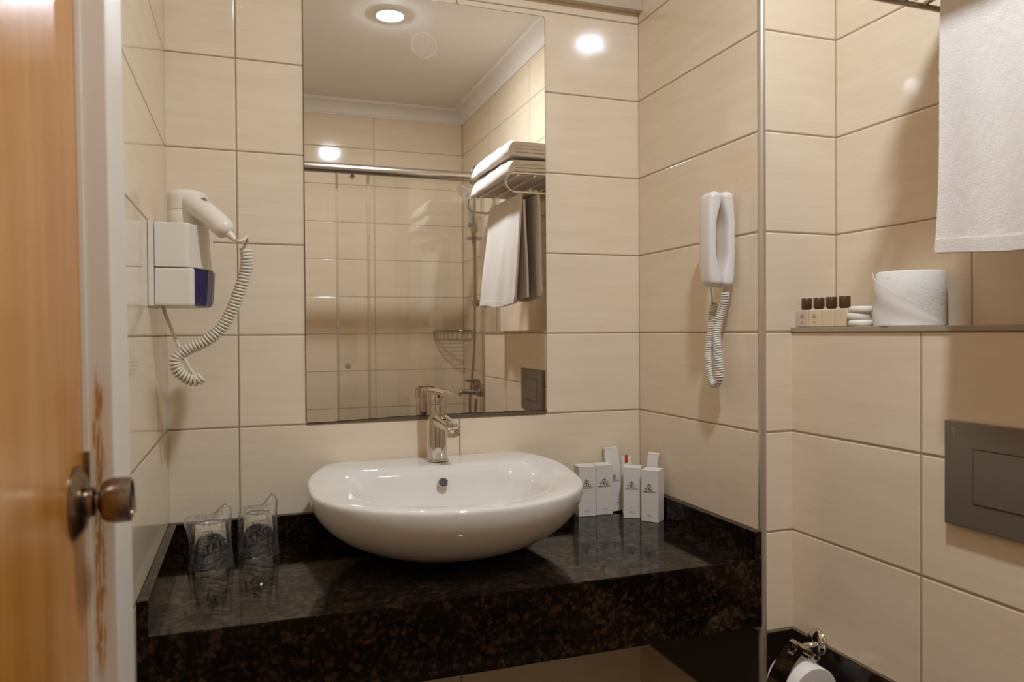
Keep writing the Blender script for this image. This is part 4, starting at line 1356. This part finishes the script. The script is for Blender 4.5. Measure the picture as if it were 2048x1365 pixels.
for x in (0.612, 1.17):
    bm = B(); add_lathe(bm, [(0.010, 0), (0.010, 0.018), (0, 0.018)], 20, T_(x, SY - 0.019, 1.914) @ AX_Y)
    mesh_obj('roller', bm, CHROME_SAT, enc, True, 40)
bm = B(); add_box(bm, 0.003, W2 - 0.003, SY - 0.03, SY + 0.02, 0.0005, 0.06, 0.003)
mesh_obj('tray_kerb', bm, CERAMIC, enc)

SBX, SBY = 1.250, -1.935
ss = thing('shower_set', 'chrome slide bar with hand shower and hose on the shower wall', 'shower set', (W2, SBY, 1.35))
bm = B(); add_tube(bm, [(SBX, SBY, 1.335), (SBX, SBY, 2.05)], 0.0095, 16)
mesh_obj('slide_bar', bm, CHROME_SHADED, ss, True, 45)
for z in (1.355, 2.02):
    bm = B(); add_lathe(bm, [(0.020, 0.0006), (0.020, 0.030), (0.017, 0.034), (0.015, 0.072), (0, 0.073)], 24, T_(W2, SBY, z) @ AX_NX)
    mesh_obj('bar_mount', bm, CHROME_SHADED, ss, True, 45)
bm = B(); add_lathe(bm, [(0.017, -0.022), (0.0175, 0.0), (0.015, 0.030), (0, 0.032)], 24, T_(SBX, SBY, 1.735))
add_lathe(bm, [(0.012, 0.0), (0.013, 0.035), (0, 0.036)], 20, T_(SBX, SBY + 0.004, 1.750) @ axes((0, 0, 0), (0, 0, 1), (0, 1, 0), (-1, 0, 0)))
mesh_obj('holder', bm, CHROME_SHADED, ss, True, 45)
bm = B(); add_lathe(bm, [(0, -0.004), (0.044, 0.002), (0.050, 0.010), (0.047, 0.010), (0.043, 0.005), (0, 0.001)], 36, T_(SBX, SBY + 0.02, 1.672))
mesh_obj('soap_dish', bm, CHROME_SHADED, ss, True, 45)
bm = B()
add_tube(bm, [(1.236, SBY + 0.004, 1.715), (1.231, SBY + 0.004, 1.760), (1.222, SBY + 0.006, 1.82), (1.210, SBY + 0.008, 1.87), (1.199, SBY + 0.010, 1.905)], [0.0105, 0.0115, 0.0110, 0.0130, 0.0160], 18)
hsn = Vector((-0.72, 0.25, -0.50)).normalized()
hx = hsn.cross(Vector((0, 1, 0))).normalized(); hy = hsn.cross(hx)
add_lathe(bm, [(0, -0.012), (0.024, -0.010), (0.037, 0.0), (0.039, 0.010), (0.036, 0.013), (0, 0.013)], 32, axes((1.193, SBY + 0.012, 1.918), hx, hy, hsn))
hsw = mesh_obj('hand_shower', bm, simple('pale chrome hand shower', (0.60, 0.55, 0.48), 0.16, 0.75), ss, True, 45)
bm = B()
for rr, n_ in ((0.010, 6), (0.020, 12), (0.030, 18)):
    for i in range(n_):
        a = 2 * pi * i / n_
        add_lathe(bm, [(0.0017, 0.0), (0.0017, 0.0012), (0, 0.0012)], 8, axes((1.193, SBY + 0.012, 1.918), hx, hy, hsn) @ T_(rr * cos(a), rr * sin(a), 0.0129))
mesh_obj('nozzles', bm, DARK_GAP, hsw)
bm = B(); add_tube(bm, catmull([(1.2365, SBY + 0.004, 1.712), (1.240, SBY + 0.008, 1.66), (1.245, SBY + 0.018, 1.55), (1.243, SBY + 0.02, 1.36), (1.240, SBY + 0.02, 1.15), (1.228, SBY + 0.02, 1.00), (1.215, SBY + 0.02, 0.90), (1.214, SBY + 0.02, 0.80), (1.226, SBY + 0.02, 0.735), (1.240, SBY + 0.02, 0.79), (1.246, SBY + 0.02, 0.868)], 8), 0.0068, 12)
mesh_obj('hose', bm, CHROME_SHADED, ss, True, 45)

mx = thing('shower_mixer', 'chrome wall mixer with a spout on the shower wall', 'shower mixer', (W2, -1.915, 0.90))
MZ = 0.903
bm = B(); add_tube(bm, [(1.250, -1.832, MZ), (1.250, -1.845, MZ), (1.250, -1.985, MZ), (1.250, -1.998, MZ)], [0.014, 0.020, 0.020, 0.014], 24)
mesh_obj('mixer_body', bm, CHROME_SHADED, mx, True, 45)
for y in (-1.838, -1.992):
    bm = B(); add_lathe(bm, [(0.034, 0.0006), (0.034, 0.004), (0.026, 0.012), (0.014, 0.018), (0.0125, 0.060), (0, 0.060)], 32, T_(W2, y, MZ) @ AX_NX)
    mesh_obj('wall_rose', bm, CHROME_SHADED, mx, True, 45)
bm = B(); add_tube(bm, catmull([(1.245, -1.915, MZ - 0.004), (1.215, -1.915, MZ), (1.180, -1.915, MZ + 0.003), (1.163, -1.915, MZ - 0.002), (1.157, -1.915, MZ - 0.018)], 6), 0.0118, 18)
mesh_obj('spout', bm, CHROME_SHADED, mx, True, 45)
bm = B(); add_lathe(bm, [(0.019, 0.0), (0.021, 0.030), (0.018, 0.042), (0, 0.044)], 28, T_(1.250, -1.915, MZ + 0.014))
add_box(bm, 1.190, 1.262, -1.932, -1.898, MZ + 0.052, MZ + 0.064, 0.004, 3)
mesh_obj('lever', bm, CHROME_SHADED, mx, True, 45)

# wire corner basket
bk = thing('corner_basket', 'wire corner soap basket in the shower corner', 'basket', (W2 - 0.08, -L + 0.08, 1.165))
bm = B()
RB = 0.172; x0b, y0b = W2 - 0.002, -L + 0.002
for z, r in ((1.216, 0.0036), (1.168, 0.0026)):
    P = [(x0b - RB * cos(a), y0b + RB * sin(a), z) for a in [pi / 2 * i / 20 for i in range(21)]]
    add_tube(bm, P + [(x0b - 0.004, y0b + 0.004, z)], r, 8, True)
mesh_obj('basket_rim', bm, CHROME_SHADED, bk, True, 45)
bm = B()
for i in range(11):
    a = pi / 2 * i / 10
    add_tube(bm, [(x0b - RB * cos(a), y0b + RB * sin(a), 1.216), (x0b - RB * cos(a), y0b + RB * sin(a), 1.168)], 0.0018, 6)
for i in range(1, 9):
    y = y0b + RB * i / 9
    xx = x0b - sqrt(max(0, RB * RB - (y - y0b) ** 2))
    add_tube(bm, [(xx, y, 1.167), (x0b - 0.004, y, 1.167)], 0.0018, 6)
mesh_obj('basket_wires', bm, CHROME_SHADED, bk, True, 45)
